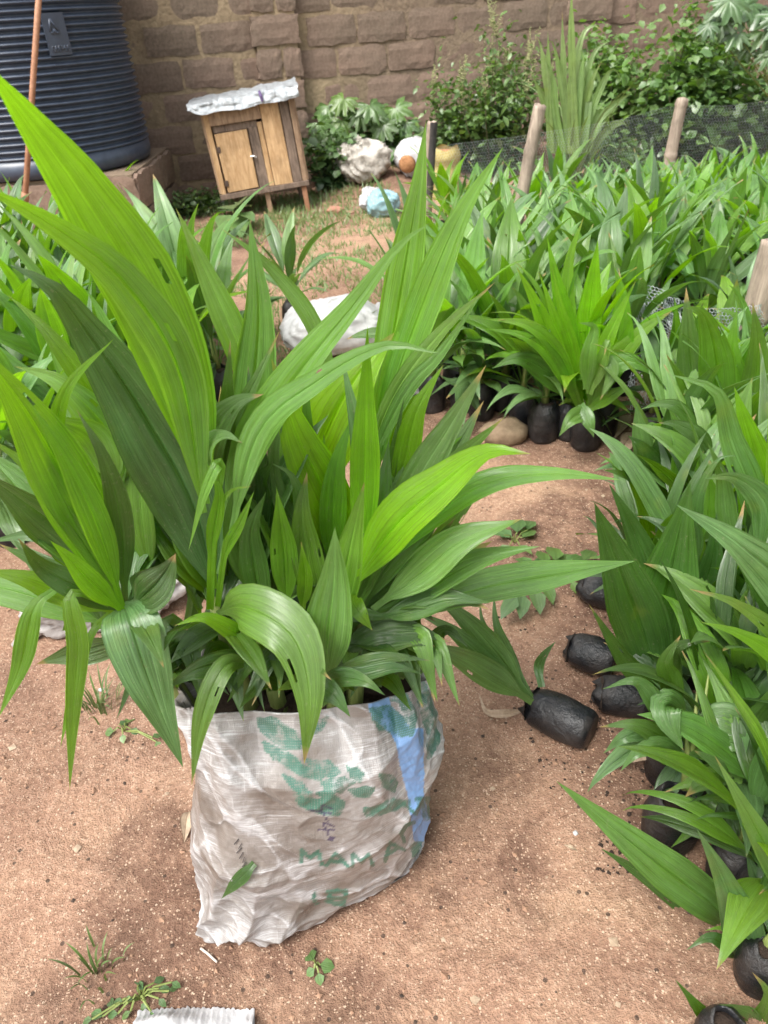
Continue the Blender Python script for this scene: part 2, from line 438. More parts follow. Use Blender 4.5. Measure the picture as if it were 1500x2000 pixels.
dn_ = segd(XX, YY, [(.50, .75), (.50, 1.2), (.66, 1.8), (.82, 2.4)]) + .12 * fbm(XX * 5, YY * 5, 91, 3)
sl = smooth(.24, .04, dn_) + smooth(.30, .05, segd(XX, YY, [(.15, 2.65), (.7, 2.45), (1.2, 2.6)]) + .15 * fbm(XX * 5, YY * 5, 92, 3))
sl = sl + .9 * smooth(.62, .74, vnoise(XX * 2.3 + 5, YY * 2.3, 93) * .7 + vnoise(XX * 9, YY * 9, 94) * .3) + .5 * smooth(.22, .05, segd(XX, YY, [(.07, .80), (.10, .98)]) + .06 * fbm(XX * 8, YY * 8, 95, 3))  # last term: contact shade beside the sack's base painted into the mask
sl = sl + .8 * smooth(.6, .2, np.abs(YY - (7.3 + .22 * XX)))
at_ = me.attributes.new('spill_and_shade', 'FLOAT', 'POINT'); at_.data.foreach_set('value', np.clip(sl, 0, 1).astype(np.float32).ravel())
tag(add('ground', me, M['ground']), 'reddish brown sandy bare earth of the nursery yard', 'ground', kind='structure')

# ------------------------------------------------------------------ perimeter wall of mud blocks
WA = math.atan(0.22)
WO = np.array([0, 7.7, 0.0]); WT = np.array([math.cos(WA), math.sin(WA), 0]); WN = np.array([math.sin(WA), -math.cos(WA), 0])
def PW(px, py, off=0.0):
    d = ray(px, py); t = ((WO + WN * off - CAM) @ WN) / (d @ WN); p = CAM + d * t
    return float((p - WO) @ WT), float(p[2])
wall = thing('perimeter_wall', 'weathered brown mud block wall closing the back of the yard', 'wall', tuple(WO), (0, 0, WA))
S0, S1, WZ = -6.2, 7.2, 2.35
def block_mesh(wd, ht, seed, dep=0.16, worn=1.0):
    r = random.Random(seed); cx, cz = 6, 4; vs = []; fs = []
    for j in range(cz + 1):
        for i in range(cx + 1):
            u, v = i / cx, j / cz
            edge = i in (0, cx) or j in (0, cz)
            x = (u - 0.5) * wd; z = v * ht
            corner = i in (0, cx) and j in (0, cz)
            jx = r.uniform(-0.010, 0.010) * worn; jz = r.uniform(-0.009, 0.009) * worn
            if corner: x *= 0.98; z = ht * (0.03 if v < 0.5 else 0.97)
            y = r.uniform(-0.0025, 0.002) * worn + (0.007 if edge else 0.0) + (0.003 if corner else 0)
            vs.append((x + (jx if edge else 0), y, z + (jz if edge else 0)))
    k = cx + 1
    for j in range(cz):
        for i in range(cx): fs.append((j * k + i, j * k + i + 1, (j + 1) * k + i + 1, (j + 1) * k + i))
    ring = [i for i in range(k)] + [j * k + cx for j in range(1, cz + 1)] + [cz * k + i for i in range(cx - 1, -1, -1)] + [j * k for j in range(cz - 1, 0, -1)]
    b = len(vs)
    for q in ring: vs.append((vs[q][0], dep, vs[q][2]))
    n = len(ring)
    for i in range(n): fs.append((ring[i], b + i, b + (i + 1) % n, ring[(i + 1) % n]))
    return mesh('block', vs, fs)
BL, BH, JT = 0.425, 0.217, 0.024
full = [block_mesh(BL, BH, k) for k in range(9)]
half = [block_mesh(BL * 0.46, BH, 50 + k) for k in range(5)]
pierb = [block_mesh(0.30, BH, 90 + k, 0.10) for k in range(5)]
# mortar bed: uneven slab behind the block faces
sx = np.arange(S0, S1, 0.06); sz = np.arange(-0.1, WZ, 0.06)
A, B = np.meshgrid(sx, sz)
yy_ = 0.010 + 0.010 * fbm(A * 5, B * 5, 31, 3)
i2 = np.arange(A.size).reshape(A.shape)
f2 = np.stack([i2[:-1, :-1], i2[:-1, 1:], i2[1:, 1:], i2[1:, :-1]], -1).reshape(-1, 4).tolist()
v2 = np.stack([A, yy_, B], -1).reshape(-1, 3)
mb = MB(); mb.add(v2, f2)
mb.box(S0, S1, 0.10, 0.26, -0.1, WZ)
mb.build('mortar', M['mortar'], wall, sm=True)
p1r = PW(590, 100, 0.1)[0]; p2r = PW(1197, 30, 0.1)[0]
piers = [(p1r - 0.40, p1r), (p2r - 0.42, p2r)]
row = 0; z = -0.08
while z < WZ - BH:
    s = S0 + (0.0 if row % 2 else -(BL + JT) / 2) + random.uniform(-0.03, 0.03)
    while s < S1 - BL:
        c = s + BL / 2
        hidden = any(a + 0.1 < c < b - 0.02 for a, b in piers)
        if not hidden:
            add('block', random.choice(full), M['block'], wall, (c, random.uniform(-0.010, 0.012), z + random.uniform(-0.006, 0.006)), (0, random.uniform(-0.012, 0.012), 0))
        s += BL + JT * random.uniform(0.7, 1.5)
    z += BH + JT; row += 1
for a, b in piers:
    pier = MB().box(a + 0.02, b - 0.03, -0.075, 0.05, -0.1, WZ).build('pier', M['mortar'], wall)
    z = -0.05; k = 0
    while z < WZ - BH:
        if k % 2:
            add('block', random.choice(pierb), M['block'], pier, ((a + b) / 2 + random.uniform(-0.012, 0.012), -0.10, z)).scale = ((b - a) / 0.30, 1, 1)
        else:
            f = random.uniform(0.42, 0.6); wd = b - a
            for c0, ww in ((a + wd * f / 2, wd * f - 0.02), (b - wd * (1 - f) / 2, wd * (1 - f) - 0.02)):
                add('block', random.choice(half), M['block'], pier, (c0, -0.10 + random.uniform(0, 0.01), z)).scale = (ww / (BL * 0.46), 1, 1)
        z += BH + JT; k += 1

# ------------------------------------------------------------------ water tank on a block stand, pipe in front
TY, TR = 6.45, 0.76
tc = PY(103, 352, TY - TR * 0.98)
TZ = float(tc[2]); TX = float(PY(98, 300, TY)[0])
tank = thing('water_tank', 'big black ribbed plastic water tank standing on blocks by the wall', 'water tank', (TX, TY, TZ))
prof = [(0.0, 0.0), (TR - 0.05, 0.0), (TR - 0.012, 0.012), (TR, 0.05), (TR, 0.13)]
zt = 0.13; RP = 0.044
while zt < 1.75:
    for k in range(8):
        a = k / 8; prof.append((TR - 0.006 + 0.014 * math.sin(2 * math.pi * a - 0.6), zt + RP * a))
    zt += RP
prof += [(TR, zt), (TR - 0.06, zt + 0.1), (0.3, zt + 0.28), (0.28, zt + 0.36), (0.0, zt + 0.37)]
NS = 96; vs = []; fs = []
for r_, z_ in prof:
    for k in range(NS):
        a = 2 * math.pi * k / NS; vs.append((r_ * math.cos(a), r_ * math.sin(a), z_))
for i in range(len(prof) - 1):
    for k in range(NS):
        k2 = (k + 1) % NS; fs.append((i * NS + k, i * NS + k2, (i + 1) * NS + k2, (i + 1) * NS + k))
add('tank_body', mesh('tank_body', vs, fs, True), M['tank'], tank)
# moulded maker's panel: curved plate with triangle emblem and raised name
def on_tank(a, z_, out): return ((TR + out) * math.cos(a), (TR + out) * math.sin(a), z_)
def tank_ang(px, py):
    d = ray(px, py); o = CAM - np.array([TX, TY, 0]); aa = d[0] ** 2 + d[1] ** 2; bb = o[0] * d[0] + o[1] * d[1]; cc = o[0] ** 2 + o[1] ** 2 - TR ** 2
    t = (-bb - math.sqrt(max(bb * bb - aa * cc, 0))) / aa; p = o + d * t
    return math.atan2(p[1], p[0]), float(CAM[2] + d[2] * t - TZ)
a0, z1_ = tank_ang(76, 26); a1, z0_ = tank_ang(140, 106)
pa = [a0 + (a1 - a0) * k / 10 for k in range(11)]
vs = [on_tank(a, z_, o_) for o_ in (-0.01, 0.016) for z_ in (z0_, z1_) for a in pa]
fs = []
for k in range(10):
    fs.append((22 + k, 23 + k, 34 + k, 33 + k)); fs.append((k, 22 + k + 0, 23 + k, k + 1)); fs.append((11 + k, 12 + k, 34 + k, 33 + k))
fs += [(0, 11, 33, 22), (10, 32, 43, 21)]
plate = add('maker_panel', mesh('maker_panel', vs, fs), M['tank'], tank)
def strokes_on_tank(name, strokes, parent, wdt=0.0055):
    mb = MB()
    for st in strokes:
        mb.tube([on_tank(a0 + (a1 - a0) * u, z0_ + (z1_ - z0_) * v, 0.018) for u, v in st], wdt, 6)
    return mb.build(name, M['tank'], parent, sm=True)
strokes_on_tank('triangle_emblem', [[(0.25, .56), (0.34, .86)], [(0.34, .86), (0.62, .55)], [(0.25, .56), (0.33, .52), (0.40, .62)], [(0.40, .62), (0.52, .52), (.62, .55)]], plate, 0.007)
E_ = [[(0, 0), (0, 1)], [(0, 0), (1, 0)], [(0, .5), (.8, .5)], [(0, 1), (1, 1)]]
G_ = [[(1, .85), (.7, 1), (0, 1), (0, 0), (1, 0), (1, .5), (.6, .5)]]
P_ = [[(0, 0), (0, 1), (1, 1), (1, .5), (0, .5)]]
tx = []
for k, ch in enumerate((G_, E_, E_, P_, E_, E_)):
    for st in ch: tx.append([(0.16 + k * 0.135 + u * 0.085, 0.10 + v * 0.12) for u, v in st])
strokes_on_tank('raised_name', tx, plate, 0.004)
stand = thing('block_stand', 'low stand of old mud blocks under the black water tank', 'stand', (TX, TY, 0))
kc = max(1, int(round(TZ / (BH + JT)))); chh = TZ / kc
sb = [block_mesh(0.40, chh - 0.02, 200 + k, 0.3) for k in range(4)]
MB().box(-0.76, 0.78, -0.70, 0.6, -0.05, TZ - 0.006).build('fill', M['mortar'], stand)
for j in range(kc):
    for k in range(-2, 2):
        add('block', random.choice(sb), M['block'], stand, (k * 0.40 + 0.2 + (0.0 if j % 2 else 0.0) + random.uniform(-.01, .01), -0.74 + random.uniform(-.015, .015), j * chh), (0, 0, random.uniform(-.03, .03)))
    for k in range(3):
        add('block', random.choice(sb), M['block'], stand, (0.82, -0.50 + k * 0.41, j * chh), (0, 0, math.pi / 2))
pA = PY(50, 372, 5.45); pB = PY(76, -8, 5.62); dirp = (pB - pA)
pbase = pA - dirp * (pA[2] - gh(pA[0], pA[1])) / dirp[2]
ptop = pA + dirp * 1.5
pp = thing('standpipe', 'thin rust brown pipe standing in front of the black tank', 'pipe', pbase)
MB().tube([np.zeros(3), (ptop - pbase) * 0.5, ptop - pbase], 0.0185, 12).build('pipe_shaft', M['rust'], pp, sm=True)
MB().tube([(ptop - pbase) * 0.20, (ptop - pbase) * 0.225], 0.025, 12).build('collar', M['rust'], pp, sm=True)

# ------------------------------------------------------------------ rabbit hutch
hb = G(524, 421)
HW = 0.76
hu = thing('animal_hutch', 'small leaning wooden hutch on legs with a crinkled metal sheet roof', 'hutch', (float(hb[0]) - 0.34, float(hb[1]), float(hb[2])), (0, math.radians(-4.5), math.radians(5)))
hu.scale = (.93, 1, .80)
def plank(name, x0, x1, y0, y1, z0, z1, mat, par=hu, lab=None, jit=0.004):
    o = MB().box(x0, x1, y0, y1, z0, z1, jit).build(name, M[mat], par, bev=0.003)
    if lab: o['label'] = lab
    return o
HD = 0.50
for x, y, zz, mt in ((0.37, 0.01, 0.0, 'wood_mid'), (0.70, 0.00, -0.03, 'rust'), (0.06, 0.40, 0.0, 'wood_mid'), (0.66, 0.42, -0.02, 'wood_dark')):
    plank('leg', x, x + 0.042, y, y + 0.042, zz - 0.06, 0.20, mt)
plank('base_beam', -0.015, HW + 0.015, -0.02, 0.035, 0.195, 0.24, 'wood_dark')
plank('base_beam', -0.015, HW + 0.015, HD - 0.04, HD, 0.195, 0.24, 'wood_dark')
plank('floor_board', 0.0, HW, 0.036, HD - 0.041, 0.205, 0.235, 'wood_dark')
plank('corner_post', 0.0, 0.045, 0.0, 0.04, 0.241, 1.03, 'wood_light')
plank('corner_post', HW - 0.04, HW, 0.0, 0.04, 0.241, 1.04, 'wood_mid')
plank('header_board', 0.047, 0.475, -0.012, 0.012, 0.86, 1.05, 'wood_mid')
plank('lintel_strip', 0.055, 0.43, 0.014, 0.035, 0.79, 0.855, 'wood_dark')
door = plank('door', 0.062, 0.335, -0.008, 0.014, 0.250, 0.785, 'wood_light', lab='pale plywood door of the hutch')
for zz in (0.31, 0.62): plank('hinge', 0.052, 0.085, -0.016, -0.008, zz, zz + 0.055, 'iron', door, jit=0.001)
MB().tube([(0.322, -0.018, 0.545), (0.352, -0.022, 0.545), (0.368, -0.018, 0.53)], 0.006, 6).build('latch', M['bright_metal'], door)
plank('plank', 0.345, 0.425, -0.006, 0.016, 0.244, 0.80, 'wood_dark', lab='dark weathered upright plank beside the hutch door')
plank('plank', 0.43, 0.472, 0.0, 0.02, 0.244, 0.83, 'wood_light')
plank('plank', 0.478, 0.635, -0.010, 0.014, 0.243, 1.05, 'wood_light', lab='widest pale upright plank of the hutch front')
plank('plank', 0.64, 0.714, -0.004, 0.016, 0.243, 1.05, 'wood_dark')
for k in range(4):
    plank('side_plank', HW + 0.002, HW + 0.018, 0.02 + k * 0.12, 0.13 + k * 0.12, 0.243, 1.03, 'wood_mid')
    plank('side_plank', -0.018, -0.002, 0.02 + k * 0.12, 0.13 + k * 0.12, 0.243, 1.02, 'wood_mid')
for k in range(4): plank('back_plank', 0.0, HW, HD - 0.02, HD, 0.25 + k * 0.2, 0.44 + k * 0.2, 'wood_dark')
# crinkled sheet: top surface then folded down over the front edge
nu, nv = 60, 22; vs = []
for j in range(nv):
    for i in range(nu):
        u = i / (nu - 1); v = j / (nv - 1)
        x = -0.10 + u * (HW + 0.16)
        zt_ = 1.075 + 0.02 * u
        if v < 0.6: y = 0.56 - (v / 0.6) * 0.62; z = zt_ - 0.0
        else:
            q = (v - 0.6) / 0.4; y = -0.06 - 0.03 * q; drop = 0.085 + 0.035 * vnoise(u * 6, 3, 5) - 0.035 * smooth(0.12, 0.0, u); z = zt_ - q * drop
        c = 0.016 * (vnoise(u * 30, v * 3, 77) - .5) + 0.022 * (vnoise(u * 14, v * 9, 78) - .5)
        vs.append((x + 0.01 * (vnoise(u * 20, v * 11, 79) - .5), y + c * (1.0 if v > 0.55 else 0.2), z + c * (0.4 if v > .6 else 1.0)))
fs = [(j * nu + i, j * nu + i + 1, (j + 1) * nu + i + 1, (j + 1) * nu + i) for j in range(nv - 1) for i in range(nu - 1)]
rf = add('roof_sheet', mesh('roof_sheet', vs, fs), M['tin'], hu)
rf.modifiers.new('t', 'SOLIDIFY').thickness = 0.003
plank('roof_batten', -0.08, HW + 0.02, 0.0, 0.04, 1.052, 1.062, 'wood_dark')
MB().tube([(0.505, -0.088, 1.095), (0.512, -0.098, 1.05), (0.515, -0.100, 1.005)], [0.010, 0.014, 0.008], 8).build('purple_patch', M['purple'], rf)

# ------------------------------------------------------------------ leaves
def leaf_mesh(spine, W, N, width, split=1.0, pet=0.12, petw=0.010, fold=0.35, pleat=0.05, gap=0.5, nl=18, nt_=7, seed=0, peak=0.45, holes=()):
    """spine (n,3), W/N (n,3) unit side and face vectors; two half blades that part beyond `split`; lengthwise pleats"""
    r = random.Random(seed)
    n = len(spine); u = np.linspace(0, 1, n)
    s = np.clip((u - pet) / (1 - pet), 0, 1)
    rise = np.clip(s / (peak * 0.8), 0, 1); fall = np.clip((s - peak) / (1 - peak), 0, 1)
    prof = np.sin(rise * math.pi / 2) ** 0.85 * (1 - fall ** 1.55) * (1 - 0.38 * fall)
    hw = np.maximum(width * 0.5 * prof, np.where(u < 0.85, petw * 0.5 * np.clip((1 - u) * 3, 0, 1), 0))
    ph1, ph2, fr1 = r.uniform(0, 6), r.uniform(0, 6), r.uniform(1.2, 2.6)
    jit_ = [r.uniform(0.3, 1.7) for _ in range(nt_ + 1)]; bend = [r.uniform(-.06, .06) for _ in range(4)]
    vs = []; fs = []; uv = []
    L = float(np.sum(np.linalg.norm(np.diff(spine, axis=0), axis=1)))
    for side in (-1, 1):
        base = len(vs)
        q = np.clip((u - split) / max(1 - split, 1e-6), 0, 1) if split < 1 else np.zeros(n)
        for i in range(n):
            inner = hw[i] * q[i] ** 0.8 * 0.0
            outer = hw[i]
            if split < 1:
                g_ = gap * width * q[i]
                inner = g_ * 0.55 + hw[i] * 0 ; outer = inner + max(hw[i] * (1 - 0.15 * q[i]), 0.0)
            for k in range(nt_ + 1):
                t = k / nt_
                lat = inner + (outer - inner) * t
                span = outer - inner
                zig = (1 if k % 2 else -1) * pleat * span * jit_[k] * min(1, 4 * s[i]) * (1 - s[i] ** 3)
                wav = 0.09 * span * t * math.sin(fr1 * 6.28 * u[i] + ph1 + side * ph2) + width * (bend[0] * math.sin(5 * u[i] + ph1) + bend[1] * math.sin(11 * u[i] + ph2))
                off = fold * lat * (1 - 0.35 * t) + zig + wav
                p = spine[i] + W[i] * (side * lat) + N[i] * off
                vs.append(p); uv.append((u[i] * L * 6, 0.5 + side * 0.5 * t))
        for i in range(n - 1):
            for k in range(nt_):
                q4 = (base + i * (nt_ + 1) + k, base + i * (nt_ + 1) + k + 1, base + (i + 1) * (nt_ + 1) + k + 1, base + (i + 1) * (nt_ + 1) + k)
                if (side, i, k) in holes: continue
                fs.append(q4 if side > 0 else q4[::-1])
    me_ = mesh('leaf', vs, fs, True, uv)
    al = me_.uv_layers.new(name='along'); li_ = np.empty(len(me_.loops), np.int32); me_.loops.foreach_get('vertex_index', li_)
    kk_ = np.arange(len(vs)); uu_ = (kk_ // (nt_ + 1) % n) / (n - 1); tt_ = (kk_ % (nt_ + 1)) / nt_
    al.data.foreach_set('uv', np.stack([uu_, tt_], -1)[li_].astype(np.float32).ravel())
    return me_

def frame_from(spine, ref, tw0=0.0, tw1=0.0):
    """ref (n,3): direction the face should point to"""
    n = len(spine)
    T = np.gradient(spine, axis=0); T /= np.linalg.norm(T, axis=1)[:, None] + 1e-9
    W = np.cross(T, ref); W /= np.linalg.norm(W, axis=1)[:, None] + 1e-9
    N = np.cross(W, T)
    th = np.radians(tw0 + (tw1 - tw0) * np.linspace(0, 1, n))[:, None]
    return W * np.cos(th) + N * np.sin(th), N * np.cos(th) - W * np.sin(th)

def generic_leaf(az, el, length, width, droop, split=1.0, tw=(0, 0), seed=0, pet=0.2, z0=0.0, r0=0.006, fold=0.4, nl=16, petw=0.008, nt_=6, tipcurl=0.0):
    """leaf rising from the crown at height z0: az, el start direction, droop = total downward turn (rad)"""
    r = random.Random(seed); pts = []
    p = np.array([math.cos(az) * r0, math.sin(az) * r0, z0]); e = el; swing = r.uniform(-0.25, 0.25); a = az
    for i in range(nl):
        pts.append(p.copy()); u = i / (nl - 1)
        p = p + np.array([math.cos(a) * math.cos(e), math.sin(a) * math.cos(e), math.sin(e)]) * length / (nl - 1)
        e -= droop * (0.35 + 1.3 * u) / (nl - 1) + (tipcurl * max(0, u - 0.7) * 3.3 / (nl - 1) * 3)
        a += swing / (nl - 1)
    sp = np.array(pts)
    ref = np.tile(np.array([-math.cos(az) * 0.35, -math.sin(az) * 0.35, 1.0]) if el < 1.2 else np.array([-math.cos(az), -math.sin(az), 0.35]), (nl, 1))
    W, N = frame_from(sp, ref, *tw)
    return leaf_mesh(sp, W, N, width, split, pet, petw, fold, 0.05, seed=seed, nl=nl, nt_=nt_, gap=r.uniform(0.5, 0.95), peak=r.uniform(.45, .6))

def tracked_leaf(pts, wpx, split=1.0, tw=(0, 0), seed=0, pet=0.1, fold=0.25, petpx=14, origin=np.zeros(3), gap=0.5, peak=0.45, pleat=0.075, holes=()):
    """leaf whose mid line runs through photo pixels, each with its own distance (x, y, Y)"""
    P = np.array([PY(*p) for p in pts]); n = 22
    rh = random.Random(seed * 7 + len(pts))
    if not holes and rh.random() < .35:
        a_, b_ = rh.randint(9, 17), rh.randint(2, 5); holes = ((rh.choice((-1, 1)), a_, b_),)
    sp = catmull(P, n)
    view = CAM[None, :] - sp; view /= np.linalg.norm(view, axis=1)[:, None]
    W, N = frame_from(sp, view, *tw)
    mid = sp[n // 2]; sc_ = pix(mid)[2] / F
    cosm = max(0.35, math.cos(math.radians(0.5 * (tw[0] + tw[1]))))
    return leaf_mesh(sp - origin, W, N, 0.90 * wpx * sc_ / cosm, split, pet, petpx * sc_, fold, pleat, gap, n, 7, seed, peak, holes)

def polybag_mesh(r=0.062, h=0.19, seed=0, lie=False):
    nr, ns = 14, 28; vs = []; fs = []
    for j in range(nr + 1):
        v = j / nr; z = h * v
        rr = r * (0.90 + 0.16 * math.sin(math.pi * min(1, v * 1.05)) - 0.06 * v)
        if j == 0: rr *= 0.9
        top_ = max(0.0, (v - .8) / .2)
        for k in range(ns):
            a = 2 * math.pi * k / ns
            n_ = vnoise(k * 5 / ns * 2 + (0 if k < ns / 2 else 0), v * 9, seed) - .5
            n2_ = math.sin(a * 3 + seed + v * 3) * 0.5 + math.sin(a * 7 + v * 9 + seed * 2) * .4
            q = rr * (1 + 0.07 * n_ + 0.025 * n2_) * (1 - top_ * (.16 + .30 * vnoise(k * 7 / ns, seed, seed + 4)))
            vs.append((q * math.cos(a), q * math.sin(a), z + 0.006 * math.sin(a * 4 + seed) * v + .02 * top_ * (vnoise(k * 9 / ns, seed + 2, seed) - .4)))
    # rolled rim going down inside
    for dz, f in ((-0.004, 0.9), (-0.02, 0.86)):
        for k in range(ns):
            b_ = vs[nr * ns + k]; vs.append((b_[0] * f, b_[1] * f, b_[2] + dz))
    for j in range(nr + 2):
        for k in range(ns):
            k2 = (k + 1) % ns; fs.append((j * ns + k, j * ns + k2, (j + 1) * ns + k2, (j + 1) * ns + k))
    fs.append(tuple(range(ns - 1, -1, -1)))
    return mesh('polybag', vs, fs, True)
def soil_mesh(r=0.055, seed=0):
    vs = [(0, 0, 0.008)]; fs = []; ns = 14
    for ring, rr in ((0, r * 0.5), (1, r)):
        for k in range(ns):
            a = 2 * math.pi * k / ns; vs.append((rr * math.cos(a), rr * math.sin(a), (0.006 if ring == 0 else -0.008) + random.uniform(-.004, .004)))
    for k in range(ns):
        k2 = (k + 1) % ns; fs.append((0, 1 + k, 1 + k2)); fs.append((1 + k, 1 + ns + k, 1 + ns + k2, 1 + k2))
    return mesh('soil', vs, fs, True)
BAGS = [polybag_mesh(random.uniform(0.058, 0.068), random.uniform(0.17, 0.20), k) for k in range(5)]
SOIL = soil_mesh()

# prototype seedlings: lists of (mesh, tone, bloom)
def proto(seed, nlv=9, hgt=0.5):
    r = random.Random(seed); out = []; a = r.uniform(0, 6.28)
    for k in range(nlv):
        f = k / (nlv - 1)                       # 0 innermost / youngest
        a += 2.4 + r.uniform(-0.35, 0.35)
        el = math.radians(r.uniform(80, 88) - f * r.uniform(28, 48))
        ln = hgt * (r.uniform(0.85, 1.2) if f < 0.6 else r.uniform(0.6, 0.95))
        wd = r.uniform(0.070, 0.115) * (hgt / 0.5) ** 0.5 * (1 if f < .75 else .75)
        dr = r.uniform(0.2, 0.9) + f * r.uniform(0.4, 1.2)
        sp = 1.0 if r.random() < 0.6 else r.uniform(0.35, 0.62)
        me_ = generic_leaf(a, el, ln, wd, dr, sp, (r.uniform(-22, 22), r.uniform(-30, 30)), seed * 31 + k, pet=r.uniform(0.14, 0.26), z0=0.0, r0=0.008 + 0.008 * f, fold=r.uniform(0.15, 0.45), tipcurl=r.choice([0, 0.3, 0.8, 1.8]))
        out.append((me_, np.clip(r.gauss(0.45, 0.22) - 0.25 * f, 0, 1), np.clip(r.gauss(0.22, 0.25), 0, 0.8)))
    for k in range(5):                          # oldest leaves, hanging low over the bag
        a += 2.1 + r.uniform(-.3, .3)
        me_ = generic_leaf(a, math.radians(r.uniform(-5, 36)), hgt * r.uniform(.40, .6), r.uniform(.045, .065), r.uniform(.7, 1.5), 1.0, (r.uniform(-20, 20), r.uniform(-20, 20)), seed * 57 + k, pet=.12, r0=.012, fold=.3)
        out.append((me_, r.uniform(0, .15), r.uniform(.1, .5)))
    mb = MB(); mb.tube([(0, 0, -0.02), (0.002, 0, 0.05), (0.004, 0.002, 0.12)], [0.016, 0.013, 0.008], 8)
    return out, mesh('stem', mb.v, mb.f, True)
PROTOS = [proto(100 + k, random.choice([8, 9, 10]), random.uniform(0.44, 0.58)) for k in range(10)]
def seedling(p, scale, rz, k, label, group=None, tone=0.0, bloom_sheen=0.0, bag=True, tilt=(0, 0), leaves=None, bs=1.0):
    lv, st = PROTOS[k % len(PROTOS)]
    o = thing('palm_seedling', label, 'palm seedling', p, (tilt[0], tilt[1], rz), group)
    bm_ = BAGS[k % len(BAGS)]; bh = max(v.co.z for v in bm_.vertices) * bs if bag else 0.0
    if bag:
        add('polybag', bm_, M['poly'], o, (0, 0, -0.004), (0, 0, k * 1.3)).scale = (bs,) * 3
        add('soil', SOIL, M['soil'], o, (0, 0, bh - 0.026 * bs)).scale = (.76 * bs, .76 * bs, bs)
    s_ = add('stem', st, M['stem'], o, (0, 0, bh)); s_.scale = (scale,) * 3
    for i, (me_, t_, b_) in enumerate(lv):
        if leaves is not None and i >= leaves: break
        l = add('leaf', me_, M['palm'], o, (0, 0, bh), color=(float(np.clip(t_ + tone + random.uniform(-.12, .12), 0, 1)), float(np.clip(b_ + bloom_sheen, 0, 0.85)), random.random(), 1))
        l.scale = (scale,) * 3
    return o
def tracked_plant(name, label, basepix, spec, group=None, stems=True, bag=None, bagscale=1.0):
    """basepix (x, y, Y): where the leaves leave the crown"""
    org = PY(*basepix)
    if bag is not None: org = np.array(bag, float)
    o = thing(name, label, 'palm seedling', tuple(org), group=group)
    for i, sp in enumerate(spec):
        tone, bloom_sheen, wpx, pts = sp[:4]; k = sp[4] if len(sp) > 4 else {}
        me_ = tracked_leaf(pts, wpx, origin=org, seed=hash_s(label) + i, **k)
        add('leaf', me_, M['palm'], o, color=(tone, bloom_sheen, random.random(), 1))
    return o, org
def hash_s(s): return sum((i + 1) * ord(c) for i, c in enumerate(s)) % 9973

# ------------------------------------------------------------------ the big woven sack
def inside(poly, X, Yv):
    c = np.zeros(X.shape, bool); n = len(poly); j = n - 1
    for i in range(n):
        xi, yi = poly[i]; xj, yj = poly[j]
        hit = ((yi > Yv) != (yj > Yv)) & (X < (xj - xi) * (Yv - yi) / (yj - yi + 1e-9) + xi)
        c ^= hit; j = i
    return c
def segd(X, Yv, pts):
    d = np.full(X.shape, 1e9)
    for (x0, y0), (x1, y1) in zip(pts[:-1], pts[1:]):
        dx, dy = x1 - x0, y1 - y0; t = np.clip(((X - x0) * dx + (Yv - y0) * dy) / (dx * dx + dy * dy + 1e-9), 0, 1)
        d = np.minimum(d, np.hypot(X - x0 - t * dx, Yv - y0 - t * dy))
    return d
LV = [  # v, left point, right point, front bulge, back bulge
    (0.00, PZ(398, 1842, 0.004), PZ(800, 1702, 0.004), 0.020, 0.14),
    (0.10, PY(392, 1785, .715), PY(828, 1640, .85), 0.080, 0.17),
    (0.28, PY(404, 1705, .755), PY(836, 1570, .875), 0.125, 0.18),
    (0.45, PY(386, 1625, .78), PY(838, 1500, .885), 0.145, 0.18),
    (0.64, PY(384, 1540, .79), PY(846, 1430, .89), 0.145, 0.17),
    (0.84, PY(370, 1435, .795), PY(848, 1375, .895), 0.120, 0.15),
    (1.00, PY(338, 1338, .80), PY(838, 1300, .91), 0.060, 0.12),
]
LVv = np.array([l[0] for l in LV]); LL = np.array([l[1] for l in LV]); LR = np.array([l[2] for l in LV]); LF = np.array([l[3] for l in LV]); LB = np.array([l[4] for l in LV])
def interp_cols(v, A):
    from numpy import interp
    if A.ndim == 1: return interp(v, LVv, A)
    return np.stack([interp(v, LVv, A[:, k]) for k in range(A.shape[1])], -1)
NU, NV = 460, 300
th = np.linspace(0, 2 * math.pi, NU, endpoint=False); vv = np.linspace(0, 1, NV)
vs_ = vv  # smooth the level table a little
def sm_tab(A):
    k = np.array([interp_cols(np.clip(vv + d, 0, 1), A) for d in np.linspace(-0.06, 0.06, 7)]).mean(0); return k
cL, cR, cF, cB = sm_tab(LL), sm_tab(LR), sm_tab(LF), sm_tab(LB)
cen = (cL + cR) / 2; ax = (cR - cL) / 2
ct, st_ = np.cos(th), np.sin(th)      # th = 0 right, pi left, 3pi/2 front
ex = lambda c, p: np.sign(c) * np.abs(c) ** p
X = cen[:, None, :] + ax[:, None, :] * ex(ct, 0.9)[None, :, None]
fb = np.where(st_[None, :] < 0, cF[:, None], cB[:, None]) * ex(st_, 0.85)[None, :]
X[:, :, 1] += fb
TH, VV = np.meshgrid(th, vv)
